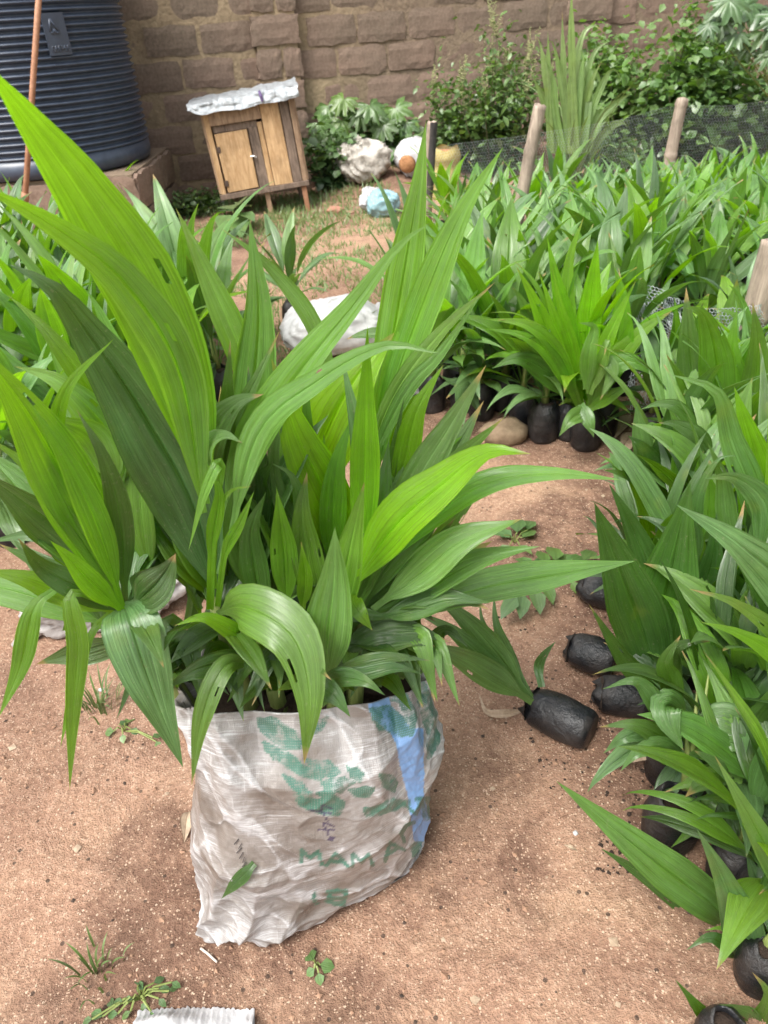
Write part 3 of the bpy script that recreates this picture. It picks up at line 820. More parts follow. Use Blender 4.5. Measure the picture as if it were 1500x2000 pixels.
# folds: sagging swags from the left corner, crumples, gathers below the rim
ph = (TH - math.pi) / math.pi          # -1..1, 0 = left edge, 0.5 = front
frontness = np.clip(-np.sin(TH), 0, 1)
sag = VV + 0.22 * np.sin(np.clip(ph, 0, 1) * math.pi) + 0.10 * fbm(ph * 5, VV * 4, 41, 3)
ridge = lambda t: 1 - np.abs(2 * (t - np.floor(t)) - 1)
sw = (ridge(sag * 3.1 + 0.3) ** 3) * 0.015 * smooth(0.02, 0.35, ph) * (0.4 + 0.9 * vnoise(ph * 6, VV * 3, 43))
cr = 0.034 * fbm(ph * 4 + VV * 3, VV * 4 - ph * 3, 45, 5)
vert = 0.014 * (ridge(ph * 6 + 0.6 * VV + 0.4 * vnoise(ph * 5, VV * 3, 3)) - .5) * smooth(0.5, 1.0, VV)
diag = 0.016 * (ridge(ph * 7 - VV * 3.2 + 0.5 * vnoise(ph * 4, VV * 4, 8)) ** 2) * smooth(0.75, 0.15, VV) * smooth(0.45, 0.05, np.abs(ph - 0.2))
def crease(x, y, sd): return 1 - np.abs(2 * vnoise(x, y, sd) - 1)
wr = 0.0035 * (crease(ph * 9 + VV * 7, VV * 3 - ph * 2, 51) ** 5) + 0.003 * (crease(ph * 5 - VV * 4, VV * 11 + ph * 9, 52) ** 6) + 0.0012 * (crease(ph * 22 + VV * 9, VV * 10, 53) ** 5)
disp = (sw + cr + vert + diag + wr) * smooth(0, 0.08, VV)
du = np.roll(X, -1, 1) - np.roll(X, 1, 1); dv = np.gradient(X, axis=0)
NN = np.cross(du, dv); NN /= np.linalg.norm(NN, axis=2)[:, :, None] + 1e-9
X = X + NN * disp[:, :, None]
# rim: wavy, back right corner stands up
rimw = 0.016 * fbm(ph * 5, 0 * ph, 47, 3) * smooth(0.75, 1, VV)
peak_ = 0.10 * np.exp(-(((TH - 1.0) / 0.35) ** 2)) * smooth(0.7, 1, VV)
X[:, :, 2] += rimw + peak_
X[:, :, 2] = np.maximum(X[:, :, 2], 0.003 + gh(X[:, :, 0], X[:, :, 1]))
vx = X.reshape(-1, 3)
# inner lip
c_top = X[-1].mean(0); inner = []
for f_, dz in ((0.985, 0.002), (0.95, -0.03), (0.90, -0.09), (0.5, -0.14)):
    r_ = c_top + (X[-1] - c_top) * f_; r_[:, 2] = X[-1][:, 2] + dz; inner.append(r_)
allv = np.vstack([vx] + inner)
rows = NV + len(inner)
idx = np.arange(rows * NU).reshape(rows, NU)
fq = np.stack([idx[:-1], np.roll(idx[:-1], -1, 1), np.roll(idx[1:], -1, 1), idx[1:]], -1).reshape(-1, 4).tolist()
fq.append(tuple(idx[0][::-1].tolist()))
uvs = np.stack([np.tile(np.linspace(0, 1, NU), rows), np.repeat(np.r_[vv, [1, 1.02, 1.06, 1.1]], NU)], -1)
sme = bpy.data.meshes.new('sack_cloth')
sme.from_pydata(allv.tolist(), [], fq)
sme.polygons.foreach_set('use_smooth', [True] * len(sme.polygons))
ul = sme.uv_layers.new(name='UVMap'); li = np.empty(len(sme.loops), np.int32); sme.loops.foreach_get('vertex_index', li)
ul.data.foreach_set('uv', uvs[li].astype(np.float32).ravel())
# print on the cloth (worn green motif, blue band, lettering, pen scrawl)
v_ = allv - CAM; wd_ = v_ @ FW; PXx = 750 + F * (v_ @ RT) / wd_; PYy = 1000 - F * (v_ @ UP) / wd_
facing = np.zeros(len(allv), bool); nf = NN.reshape(-1, 3); facing[:len(nf)] = ((nf * (CAM - vx)).sum(1) > 0)
wob = 5 * (vnoise(PXx / 14, PYy / 14, 61) - .5); QX = PXx + wob; QY = PYy + 5 * (vnoise(PXx / 14, PYy / 14, 62) - .5)
green = np.zeros(len(allv)); blue = np.zeros(len(allv)); pen = np.zeros(len(allv))
GP = [
    [(505, 1405), (530, 1400), (560, 1420), (590, 1440), (585, 1460), (555, 1462), (525, 1440), (508, 1425)],
    [(590, 1420), (640, 1400), (625, 1425), (600, 1435)],
    [(515, 1450), (540, 1462), (572, 1478), (600, 1500), (630, 1515), (625, 1525), (590, 1515), (550, 1490), (520, 1466)],
    [(600, 1485), (640, 1488), (665, 1508), (650, 1520), (622, 1508)],
    [(630, 1530), (672, 1520), (690, 1528), (668, 1546), (636, 1548)],
    [(555, 1515), (585, 1530), (610, 1552), (596, 1556), (570, 1536)],
    [(575, 1552), (600, 1560), (640, 1566), (660, 1578), (664, 1588), (640, 1590), (610, 1582), (585, 1570)],
    [(620, 1548), (650, 1554), (668, 1566), (668, 1580), (645, 1572)],
    [(680, 1498), (696, 1500), (708, 1515), (704, 1526), (688, 1518)],
    [(742, 1512), (764, 1516), (774, 1530), (768, 1546), (750, 1536)],
    [(684, 1544), (712, 1538), (732, 1542), (722, 1556), (696, 1556)],
    [(712, 1582), (744, 1572), (766, 1562), (800, 1564), (800, 1572), (764, 1580), (736, 1592), (716, 1592)],
    [(764, 1345), (790, 1340), (800, 1370), (812, 1400), (810, 1428), (796, 1432), (796, 1400), (780, 1368), (764, 1366)],
    [(726, 1385), (760, 1380), (800, 1410), (806, 1432), (780, 1436), (745, 1424), (730, 1408)],
    [(808, 1320), (826, 1330), (846, 1372), (858, 1420), (856, 1450), (846, 1470), (836, 1478), (836, 1440), (846, 1430), (838, 1392), (818, 1350)],
    [(818, 1372), (830, 1384), (842, 1420), (840, 1440), (830, 1412)],
    [(815, 1560), (838, 1560), (840, 1595), (834, 1600), (826, 1580)],
    [(803, 1652), (824, 1646), (818, 1668), (806, 1672)],
]
for g in GP: green[inside(g, QX, QY) | (segd(QX, QY, g + g[:1]) < 3.5)] = 1
LET = [  # worn capital strokes
    [(588, 1684), (590, 1660), (606, 1676), (622, 1662), (628, 1688)],
    [(638, 1690), (656, 1666), (680, 1692)], [(647, 1682), (670, 1684)],
    [(688, 1692), (690, 1668), (706, 1684), (720, 1668), (728, 1690)],
    [(752, 1682), (762, 1646), (790, 1660)], [(758, 1668), (778, 1656)],
    [(808, 1606), (794, 1612), (784, 1628), (790, 1644)],
    [(615, 1745), (612, 1756), (618, 1764)], [(640, 1742), (676, 1740)], [(638, 1760), (672, 1768)], [(646, 1742), (640, 1756), (654, 1766), (672, 1762), (676, 1746), (660, 1738), (646, 1742)], [(648, 1754), (672, 1754)],
    [(790, 1570), (812, 1590), (826, 1562)],
]
letm = np.zeros(len(allv))
for l_ in LET: letm[segd(PXx + .25 * wob, PYy, l_) < 3.9] = 1
green = np.maximum(green, letm)
crease_glint = np.zeros(len(allv)); crease_glint[:len(vx)] = np.clip(wr.reshape(-1) / .0042, 0, 1)
BPn = [[(736, 1325), (752, 1318), (754, 1345), (760, 1380), (782, 1400), (800, 1425), (824, 1425), (824, 1470), (826, 1500), (824, 1545), (832, 1580), (842, 1625), (828, 1652), (812, 1640), (806, 1600), (798, 1548), (786, 1505), (776, 1450), (765, 1430), (730, 1400), (722, 1378), (735, 1360)],
       [(733, 1248), (760, 1240), (758, 1252), (730, 1262)], [(748, 1270), (770, 1268), (768, 1300), (740, 1300)]]
for g in BPn: blue[inside(g, PXx + wob * .5, PYy) | (segd(PXx + wob * .5, PYy, g + g[:1]) < 3)] = 1
for l_ in ([(602, 1582), (628, 1586), (648, 1589)], [(626, 1564), (630, 1585), (640, 1604)], [(632, 1572), (648, 1580)], [(652, 1614), (634, 1606), (632, 1612), (640, 1622)], [(622, 1620), (654, 1621)], [(638, 1622), (644, 1636), (652, 1636), (648, 1642), (640, 1640)]):
    pen[segd(PXx, PYy, l_) < 1.7] = 1
for a_ in (green, blue, pen, letm): a_[~facing] = 0
wa = sme.attributes.new('crease_glint', 'FLOAT', 'POINT'); wa.data.foreach_set('value', crease_glint.astype(np.float32))
ca = sme.color_attributes.new('print', 'FLOAT_COLOR', 'POINT')
ca.data.foreach_set('color', np.stack([green, blue, pen, letm], -1).astype(np.float32).ravel())
def mat_sack():
    t = NT('woven_polypropylene')
    at = t.n('ShaderNodeAttribute'); at.attribute_name = 'print'
    sp = t.n('ShaderNodeSeparateColor'); t.put(sp.inputs[0], at.outputs['Color'])
    uv = t.coord('UV', (1.9, 1.0, 1)); ob = t.coord('Object')
    dirt = t.noise(ob, 7, 6, 0.62, 0.6)
    scr = t.noise(t.coord('UV', (7, 120, 1), (0, 0, 0.30)), 1.0, 5, 0.75, 2.5)
    scr2 = t.noise(t.coord('UV', (120, 10, 1), (0, 0, -0.45)), 1.0, 5, 0.75, 2.5)
    base = t.ramp(dirt, [(0.32, (0.135, 0.108, 0.088)), (0.48, (0.215, 0.188, 0.166)), (0.66, (0.35, 0.335, 0.325))])
    patch = t.ramp(t.noise(ob, 5.5, 4, 0.6, 0.8), [(0.44, 0.05), (0.62, 1.0)])
    base = t.mix(t.math('MULTIPLY', patch, 1.0), base, t.mix(0.30, base, (0.60, 0.60, 0.61)))
    base = t.mix(t.math('MULTIPLY', patch, t.ramp(scr, [(0.50, 0.0), (0.68, 0.9)])), base, (0.80, 0.82, 0.85))
    base = t.mix(t.math('MULTIPLY', patch, t.ramp(scr2, [(0.56, 0.0), (0.74, 0.6)])), base, (0.76, 0.76, 0.78))
    wx = t.n('ShaderNodeTexWave', wave_type='BANDS', bands_direction='X'); t.put(wx.inputs['Vector'], uv); wx.inputs['Scale'].default_value = 70; wx.inputs['Distortion'].default_value = 0.6
    wy = t.n('ShaderNodeTexWave', wave_type='BANDS', bands_direction='Y'); t.put(wy.inputs['Vector'], uv); wy.inputs['Scale'].default_value = 55; wy.inputs['Distortion'].default_value = 0.6
    weave = t.math('MULTIPLY', wx.outputs['Fac'], wy.outputs['Fac'])
    worn = t.ramp(t.noise(ob, 40, 4, 0.7), [(0.36, 0.25), (0.52, 1.0)])
    wv = t.math('SUBTRACT', 1.0, t.math('MULTIPLY', t.math('GREATER_THAN', weave, 0.62), 0.6))
    ink = t.math('MAXIMUM', t.math('MULTIPLY', worn, wv), t.math('MULTIPLY', at.outputs['Alpha'], 0.85))
    sa_ = t.n('ShaderNodeAttribute'); sa_.attribute_name = 'crease_glint'
    base = t.mix(t.math('MULTIPLY', t.ramp(sa_.outputs['Fac'], [(0.72, 0.0), (1.0, 0.6)]), t.ramp(scr, [(0.38, 0.2), (0.6, 1.0)])), base, (0.80, 0.81, 0.84))   # highlight lines on the crease ridges painted white into the cloth colour
    c = t.mix(t.math('MULTIPLY', sp.outputs[1], 0.85), base, (0.17, 0.37, 0.72))
    c = t.mix(t.math('MULTIPLY', sp.outputs[0], t.math('MULTIPLY', ink, 0.92)), c, (0.030, 0.155, 0.105))
    c = t.mix(t.math('MULTIPLY', sp.outputs[2], 0.85), c, (0.03, 0.02, 0.07))
    n1 = t.bump(weave, 0.25, 0.0015)
    n2 = t.bump(t.math('ADD', scr, scr2), 0.35, 0.006, n1)
    b = t.bsdf(c, t.math('ADD', 0.20, t.math('MULTIPLY', dirt, 0.25)), n2, 0.7, Coat_Weight=0.8, Coat_Roughness=0.16)
    tl = t.n('ShaderNodeBsdfTranslucent'); t.put(tl.inputs['Color'], c)
    ms = t.n('ShaderNodeMixShader'); ms.inputs[0].default_value = 0.12
    t.t.links.new(b, ms.inputs[1]); t.t.links.new(tl.outputs[0], ms.inputs[2])
    return t.done(ms.outputs[0])
M['sack'] = mat_sack()
sack = thing('woven_sack', 'upright woven sack with green print and blue band, stuffed with seedlings', 'sack', tuple(np.array([cen[0][0], cen[0][1], 0])))
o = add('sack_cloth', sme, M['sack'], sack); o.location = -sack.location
ring_ = c_top + (X[-1][::10] - c_top) * 0.93; ring_[:, 2] = X[-1][::10][:, 2] - 0.055; kk = len(ring_)
fv = [c_top + np.array([0, 0, -.03])] + list(ring_ * .5 + (c_top + np.array([0, 0, -.035])) * .5 + rng.normal(0, .006, ring_.shape)) + list(ring_)
ff = [(0, 1 + k, 1 + (k + 1) % kk) for k in range(kk)] + [(1 + k, 1 + kk + k, 1 + kk + (k + 1) % kk, 1 + (k + 1) % kk) for k in range(kk)]
o = add('soil_fill', mesh('soil_fill', fv, ff, True), M['soil'], sack); o.location = -sack.location
# small tear with frayed threads, and a loose string at the bottom corner
mb = MB()
def on_sack(px, py, off=.002):
    d = (PXx - px) ** 2 + (PYy - py) ** 2 + np.where(facing, 0, 1e9); k = int(np.argmin(d))
    return vx[k] + nf[k] * off
for k in range(6):
    t_ = k / 5; x_, y_ = 468 + 14 * t_ + random.uniform(-3, 3), 1636 + 46 * t_
    mb.tube([on_sack(x_, y_), on_sack(x_ - random.uniform(2, 8), y_ + random.uniform(6, 14), .003)], random.uniform(.0006, .0014), 4)
o = mb.build('frayed_threads', M['charred'], sack); o.location = -sack.location
sgt = [G(392, 1853), G(405, 1862), G(424, 1879)]
mb = MB().tube([p + np.array([0, 0, .004]) for p in sgt], 0.0022, 6)
tag(mb.build('loose_string', M['string'], None, sm=True), 'short pale string lying below the corner of the big sack', 'string')

# ------------------------------------------------------------------ seedlings stuffed in the sack (leaf mid lines: x, y, distance)
t2 = dict
SA = [
 (.70, .10, 138, [(235, 1190, .80), (170, 1020, .80), (80, 850, .76), (-50, 660, .70)], t2(peak=.5, pet=.05, tw=(10, 20))),
 (.85, .15, 62, [(240, 1190, .78), (195, 1040, .76), (130, 900, .74), (60, 790, .73)], t2(peak=.5)),
 (.10, .10, 56, [(245, 1190, .80), (235, 1020, .78), (205, 900, .77), (150, 800, .77)], t2(peak=.5)),
 (.55, .30, 44, [(240, 1180, .80), (130, 1010, .79), (40, 900, .78), (-40, 850, .77)], t2(peak=.5)),
 (.75, .10, 40, [(118, 1010, .80), (105, 880, .78), (130, 760, .77), (222, 662, .77)], t2(pet=.02)),
 (.55, .25, 46, [(230, 860, .95), (160, 740, .93), (85, 640, .92), (14, 575, .92)], t2()),
 (.6, .6, 80, [(260, 960, .95), (200, 830, .93), (120, 745, .92), (28, 716, .92)], t2(tw=(20, 30))),
 (.5, .6, 85, [(230, 960, .90), (185, 860, .88), (130, 825, .86), (70, 812, .85)], t2(tw=(30, 40))),
 (.05, .25, 95, [(235, 1160, .88), (120, 1040, .88), (40, 975, .86), (-50, 910, .84)], t2(tw=(20, 35))),
 (.05, .35, 40, [(235, 1150, .90), (120, 1060, .92), (60, 1045, .92), (-30, 1060, .92)], t2()),
 (.05, .05, 62, [(245, 1195, .78), (160, 1150, .76), (85, 1110, .75), (34, 1050, .74)], t2(pet=.04)),
 (.95, .05, 52, [(248, 1200, .77), (185, 1145, .75), (135, 1090, .74), (98, 1056, .73)], t2(pet=.12)),
 (.60, .10, 60, [(225, 1195, .78), (130, 1160, .77), (50, 1130, .76), (-40, 1112, .75)], t2(pet=.04)),
 (.60, .30, 46, [(110, 1150, .76), (66, 1190, .74), (40, 1300, .72), (-2, 1400, .70)], t2(pet=.02)),
 (.62, .25, 44, [(215, 1180, .77), (140, 1160, .74), (152, 1260, .72), (142, 1400, .70), (136, 1545, .69)], t2(pet=.08, peak=.35)),
 (.62, .25, 22, [(215, 1200, .77), (178, 1240, .74), (140, 1360, .72), (118, 1460, .71)], t2(pet=.04)),
 (.03, .45, 126, [(240, 1180, .79), (255, 1215, .74), (292, 1330, .70), (358, 1500, .66)], t2(pet=.0, peak=.33, tw=(-10, 10))),
 (.05, .15, 95, [(255, 1185, .78), (295, 1150, .76), (325, 1115, .76), (343, 1080, .77)], t2(peak=.5, tw=(30, -20))),
 (.05, .30, 60, [(260, 1230, .80), (190, 1265, .80), (130, 1280, .80), (70, 1298, .80)], t2(tw=(25, 35))),
 (.35, .1, 60, [(245, 1180, .86), (235, 1050, .90), (250, 930, .93), (240, 800, .95)], t2()),
 (.25, .1, 80, [(245, 1180, .86), (200, 1040, .90), (170, 930, .93), (130, 830, .95)], t2()),
]
SB = [
 (.85, .40, 165, [(405, 985, .84), (372, 800, .83), (300, 600, .80), (170, 385, .75), (60, 235, .70), (-40, 110, .64)], t2(peak=.55, pet=.03, fold=.18, tw=(0, 12))),
 (.75, .55, 104, [(398, 1000, .82), (355, 740, .79), (250, 560, .75), (110, 445, .70), (-70, 345, .63)], t2(peak=.5, pet=.03, fold=.3, tw=(-10, 5))),
 (.02, .26, 180, [(430, 1180, .84), (375, 985, .86), (275, 800, .86), (165, 640, .84), (100, 560, .82), (15, 515, .82)], t2(peak=.42, pet=.05, tw=(0, 15))),
 (.12, .35, 88, [(400, 1120, .87), (300, 860, .89), (200, 680, .88), (113, 540, .86)], t2(peak=.5)),
 (.85, .05, 42, [(420, 1200, .80), (462, 1236, .77), (400, 1206, .75), (340, 1222, .74)], t2(pet=.0)),
 (.08, .12, 70, [(500, 1310, .80), (440, 1296, .76), (380, 1310, .73), (322, 1346, .71)], t2(pet=.05, tw=(10, 30))),
 (.30, .20, 50, [(500, 1300, .79), (440, 1300, .74), (395, 1400, .695), (374, 1535, .66)], t2(pet=.05)),
 (.80, .35, 26, [(425, 980, .80), (428, 905, .78), (400, 960, .76), (368, 1076, .74)], t2(pet=.0, petpx=8)),
 (.75, .15, 24, [(420, 1150, .81), (415, 1020, .80), (450, 960, .79), (492, 950, .78)], t2(petpx=10)),
 (.85, .10, 30, [(410, 1190, .81), (415, 1060, .80), (428, 960, .79), (400, 900, .79)], t2(petpx=16, pet=.4)),
 (.80, .10, 26, [(425, 1185, .81), (440, 1080, .80), (470, 1020, .79), (496, 960, .79)], t2(petpx=12, pet=.4)),
 (.15, .10, 80, [(430, 1190, .88), (440, 1050, .90), (430, 930, .92), (440, 820, .95)], t2()),
 (.45, .05, 60, [(390, 960, .90), (360, 820, .86), (355, 720, .86), (380, 660, .86)], t2(tw=(40, 50))),
]
SC = [
 (.40, .55, 92, [(470, 1040, .92), (485, 850, .95), (505, 620, .96), (487, 425, .97)], t2(peak=.5, pleat=.09, fold=.1)),
 (.50, .45, 84, [(430, 1120, .84), (475, 900, .86), (570, 745, .84), (690, 595, .82), (775, 485, .80), (845, 436, .79)], t2(peak=.45, tw=(20, 30))),
 (.50, .60, 66, [(450, 1060, .80), (500, 850, .80), (620, 745, .78), (750, 675, .76), (868, 692, .74)], t2(peak=.4, tw=(25, 10))),
 (.5, .5, 64, [(520, 860, 1.0), (470, 690, 1.0), (405, 540, 1.0), (343, 405, 1.0)], t2(peak=.5)),
 (.4, .65, 38, [(670, 820, 1.0), (615, 640, .99), (525, 520, .98), (432, 446, .97)], t2(peak=.5)),
 (.35, .18, 118, [(420, 1200, .80), (480, 1185, .75), (570, 1240, .70), (604, 1350, .655), (594, 1490, .625)], t2(pet=.05, peak=.42, fold=.12, tw=(-5, 5), holes=((1, 12, 4), (1, 13, 4)))),
 (.10, .15, 90, [(540, 1180, .88), (515, 1050, .90), (505, 960, .90), (535, 900, .88)], t2(tw=(0, 40))),
 (.12, .40, 40, [(600, 1150, .86), (590, 1000, .86), (570, 930, .85), (530, 905, .84)], t2()),
 (.25, .45, 58, [(385, 960, .84), (410, 885, .82), (440, 855, .81), (474, 862, .80)], t2(tw=(30, 60))),
 (.12, .40, 78, [(395, 960, .88), (410, 860, .87), (460, 790, .86), (515, 770, .85)], t2(tw=(10, 20))),
 (.20, .20, 70, [(450, 1150, .88), (465, 1000, .9), (450, 880, .92), (400, 740, .95)], t2()),
 (.55, .10, 60, [(560, 1180, .82), (555, 1090, .82), (548, 1020, .81), (540, 950, .80)], t2(pet=.0, fold=.3)),
 (.65, .05, 34, [(590, 1190, .81), (596, 1130, .80), (592, 1090, .79), (588, 1056, .79)], t2(pet=.0)),
 (.20, .15, 60, [(500, 1180, .85), (470, 1080, .85), (455, 1000, .84), (470, 930, .84)], t2()),
 (.15, .1, 62, [(520, 1230, .82), (500, 1130, .82), (490, 1040, .83), (520, 960, .83)], t2()),
]
SD = [
 (.40, .55, 106, [(635, 1330, .74), (640, 1230, .735), (652, 1130, .73), (654, 1026, .73)], t2(pet=.0, fold=.15, peak=.45)),
 (.50, .20, 78, [(640, 1260, .78), (668, 1140, .78), (690, 1040, .78), (712, 940, .78)], t2(pet=.03)),
 (.95, .00, 112, [(700, 1150, .88), (640, 980, .90), (580, 850, .91), (530, 700, .92)], t2(peak=.5, pet=.04)),
 (1.0, .00, 150, [(590, 990, .95), (630, 860, .97), (690, 745, .99), (770, 650, 1.0)], t2(peak=.5, pet=.04, pleat=.08)),
 (.90, .05, 66, [(705, 1130, .84), (712, 950, .85), (714, 800, .85), (718, 636, .85)], t2(peak=.5, pet=.03)),
 (.05, .10, 34, [(620, 1330, .74), (700, 1300, .73), (770, 1285, .73), (840, 1290, .74)], t2(tw=(20, 40))),
 (.05, .10, 34, [(620, 1320, .73), (700, 1320, .71), (770, 1305, .71), (826, 1318, .72)], t2(tw=(20, 40))),
 (.08, .12, 44, [(620, 1335, .72), (670, 1322, .70), (715, 1332, .68), (752, 1358, .67)], t2(pet=.05)),
 (.10, .12, 62, [(600, 1330, .72), (625, 1340, .69), (655, 1360, .67), (684, 1400, .655)], t2(pet=.0)),
 (.55, .05, 40, [(690, 1160, .78), (690, 1175, .76), (705, 1200, .74), (728, 1232, .735)], t2(pet=.0)),
 (.05, .15, 60, [(640, 1300, .80), (720, 1250, .80), (800, 1230, .80), (880, 1255, .80)], t2(tw=(10, 40))),
 (.05, .05, 56, [(640, 1310, .78), (720, 1270, .78), (800, 1255, .78), (850, 1262, .78)], t2(tw=(10, 40))),
 (.20, .10, 90, [(660, 1250, .82), (700, 1120, .84), (740, 1000, .86), (760, 860, .9)], t2()),
 (.60, .05, 60, [(650, 1150, .86), (650, 1000, .89), (660, 900, .9), (690, 810, .92)], t2()),
 (.25, .05, 70, [(650, 1230, .80), (610, 1130, .82), (590, 1010, .84), (600, 920, .86)], t2()),
]
SE = [
 (.75, .60, 80, [(715, 1020, .98), (745, 800, 1.02), (785, 560, 1.04), (815, 380, 1.04), (832, 238, 1.04)], t2(peak=.6, pet=.12, pleat=.10, fold=.1)),
 (.80, .60, 74, [(715, 1020, .97), (760, 790, 1.0), (840, 560, 1.0), (905, 410, 1.0), (984, 286, .99)], t2(peak=.6, pet=.12, fold=.2)),
 (.40, .35, 40, [(700, 960, .95), (760, 790, .96), (850, 660, .96), (968, 550, .95)], t2(peak=.5)),
 (.35, .35, 34, [(700, 950, .94), (790, 770, .95), (860, 690, .95), (940, 575, .95)], t2(peak=.5)),
 (.55, .30, 26, [(760, 830, .98), (790, 740, .98), (840, 670, .98), (905, 590, .98)], t2(peak=.5)),
 (.06, .38, 70, [(720, 1110, .86), (800, 960, .88), (880, 830, .88), (950, 712, .88)], t2(peak=.5)),
 (.60, .05, 56, [(760, 1000, .92), (790, 900, .93), (815, 800, .93), (866, 712, .93)], t2(peak=.45)),
 (1.0, .05, 104, [(670, 1170, .82), (760, 1040, .82), (860, 950, .81), (950, 885, .80), (1038, 888, .78)], t2(peak=.5, pet=.08, tw=(15, 25))),
 (.65, .65, 56, [(700, 1150, .84), (820, 1030, .84), (950, 945, .83), (1080, 925, .82), (1214, 938, .80)], t2(peak=.55, tw=(10, 30))),
 (.35, .60, 84, [(730, 1190, .83), (820, 1120, .82), (910, 1050, .81), (1018, 1012, .80)], t2(peak=.5, tw=(10, 20))),
 (.3, .40, 62, [(730, 1200, .84), (830, 1150, .83), (940, 1090, .82), (1055, 1070, .81)], t2(peak=.5, tw=(25, 35))),
 (.50, .05, 62, [(720, 1100, .90), (780, 970, .92), (840, 900, .93), (905, 850, .93)], t2()),
 (.30, .25, 54, [(740, 1080, .90), (830, 960, .92), (900, 890, .92), (985, 815, .92)], t2()),
 (.20, .15, 60, [(700, 1200, .83), (760, 1100, .84), (850, 1010, .85), (930, 960, .85)], t2()),
 (.08, .10, 50, [(690, 1200, .84), (770, 1130, .85), (840, 1070, .86), (890, 1010, .86)], t2()),
 (.08, .20, 56, [(730, 1210, .82), (800, 1190, .81), (880, 1170, .80), (960, 1180, .79)], t2(tw=(20, 45))),
 (.75, .05, 40, [(800, 960, 1.0), (760, 880, 1.0), (790, 800, 1.0), (830, 760, 1.0)], t2()),
]
SG = 'palm seedlings stuffed in the woven sack'
for nm, base, spec in (
    ('palm seedling leaning out over the sack corner with long drooping leaf tips', (240, 1190, .82), SA),
    ('palm seedling in the sack with the longest leaves, arching up past the water tank', (420, 1200, .83), SB),
    ('palm seedling in the sack with a hole in the leaf drooping over the rim', (500, 1200, .84), SC),
    ('palm seedling in the middle of the sack with bright yellow green upright leaves', (660, 1250, .83), SD),
    ('palm seedling in the sack with long leaves reaching out over the fallen seedling', (710, 1200, .86), SE)):
    o, org = tracked_plant('palm_seedling', nm, base, spec, SG)
    foot = np.array([cen[60][0] + 0.55 * (org[0] - cen[60][0]), cen[60][1] + 0.02, 0.22]) - org
    MB().tube([foot, foot * 0.4 + np.array([0, 0, .02]), np.array([0, 0, 0.03])], [0.017, 0.014, 0.007], 8).build('stem', M['stem'], o, sm=True)
    r = random.Random(hash_s(nm))
    bx = base[0]
    for k in range(11):     # further upright leaves behind the leading ones
        tx_ = bx + r.gauss(0, 1) * 150 + (bx - 480) * .55; ty_ = r.uniform(600, 1010) + abs(tx_ - 480) * .35; bY = base[2] + r.uniform(.03, .10); tY = bY + r.uniform(.02, .10)
        mx, my = (bx + r.gauss(0, 30)) * .55 + tx_ * .45 + r.gauss(0, 18), 1200 * .5 + ty_ * .5
        me_ = tracked_leaf([(bx + r.gauss(0, 35), 1230, bY), (mx, my, bY + .02), (tx_, ty_, tY)], r.uniform(38, 78), tw=(r.uniform(-30, 30), r.uniform(-35, 35)), seed=r.randint(0, 9999), origin=org, peak=r.uniform(.45, .6), fold=r.uniform(.15, .4))
        add('leaf', me_, M['palm'], o, color=(max(0, r.gauss(.22, .22)), max(0, r.gauss(.15, .18)), r.random(), 1))
    for k in range(4):      # inner leaves seen only between the others
        a_ = r.uniform(0.4, 2.7); me_ = generic_leaf(a_, math.radians(r.uniform(60, 86)), r.uniform(.22, .34), r.uniform(.05, .08), r.uniform(.2, .7), seed=r.randint(0, 9999), tw=(r.uniform(-30, 30), r.uniform(-30, 30)), z0=-0.03, r0=.06)
        add('leaf', me_, M['palm'], o, color=(r.uniform(0.05, .4), r.uniform(0, .25), r.random(), 1))
    for k in range(7):      # short lower leaves crowding the mouth of the sack
        a_ = r.uniform(0, 6.28); me_ = generic_leaf(a_, math.radians(r.uniform(8, 42)), r.uniform(.13, .22), r.uniform(.03, .055), r.uniform(.4, 1.0), seed=r.randint(0, 9999), tw=(r.uniform(-30, 30), r.uniform(-30, 30)), z0=0.0, r0=.01, pet=.08)
        add('leaf', me_, M['palm'], o, color=(r.uniform(0.0, .2), r.uniform(0, .3), r.random(), 1))
# leaves crowding and spilling over the whole mouth, shared out among the seedlings
SK = [q for q in bpy.data.objects if q.get('group') == SG]
r = random.Random(5)
for k in range(60):
    f_ = k / 59; sx_ = 330 + 510 * f_ + r.uniform(-15, 15); back = r.random() < .45
    ow = min(SK, key=lambda q: abs(pix(np.array(q.location))[0] - sx_)); dx_ = r.uniform(-110, 110)
    Y0 = .84 if not back else .92
    rim_y = 1372 + 12 * math.sin(f_ * 3.1) - 45 * max(0, f_ - .55)
    top = rim_y - r.uniform(45, 120) - (60 if back else 0)
    end = (rim_y + r.uniform(-45, 35)) if not back else rim_y - r.uniform(60, 160)
    me_ = tracked_leaf([(sx_, rim_y - 40, Y0), (sx_ + dx_ * .45, top, Y0 - (.05 if not back else 0)), (sx_ + dx_, end, Y0 - (.115 if not back else .03))], r.uniform(38, 70), tw=(r.uniform(-25, 35), r.uniform(-25, 35)), seed=r.randint(0, 9999), origin=np.array(ow.location), pet=.03, peak=r.uniform(.4, .55))
    add('leaf', me_, M['palm'], ow, color=(max(0, r.gauss(.12, .15)), max(0, r.gauss(.15, .2)), r.random(), 1))
pl_ = float(on_sack(492, 1690)[1])
me_ = tracked_leaf([(497, 1686, pl_ + .002), (480, 1705, pl_ - .008), (455, 1730, pl_ - .012), (432, 1756, pl_ - .012)], 30, pet=0.0, peak=.35, fold=.1)
tag(add('leaf_piece', me_, M['palm'], color=(.08, .1, .5, 1)), 'cut green leaf tip poking out through the tear in the sack', 'leaf')

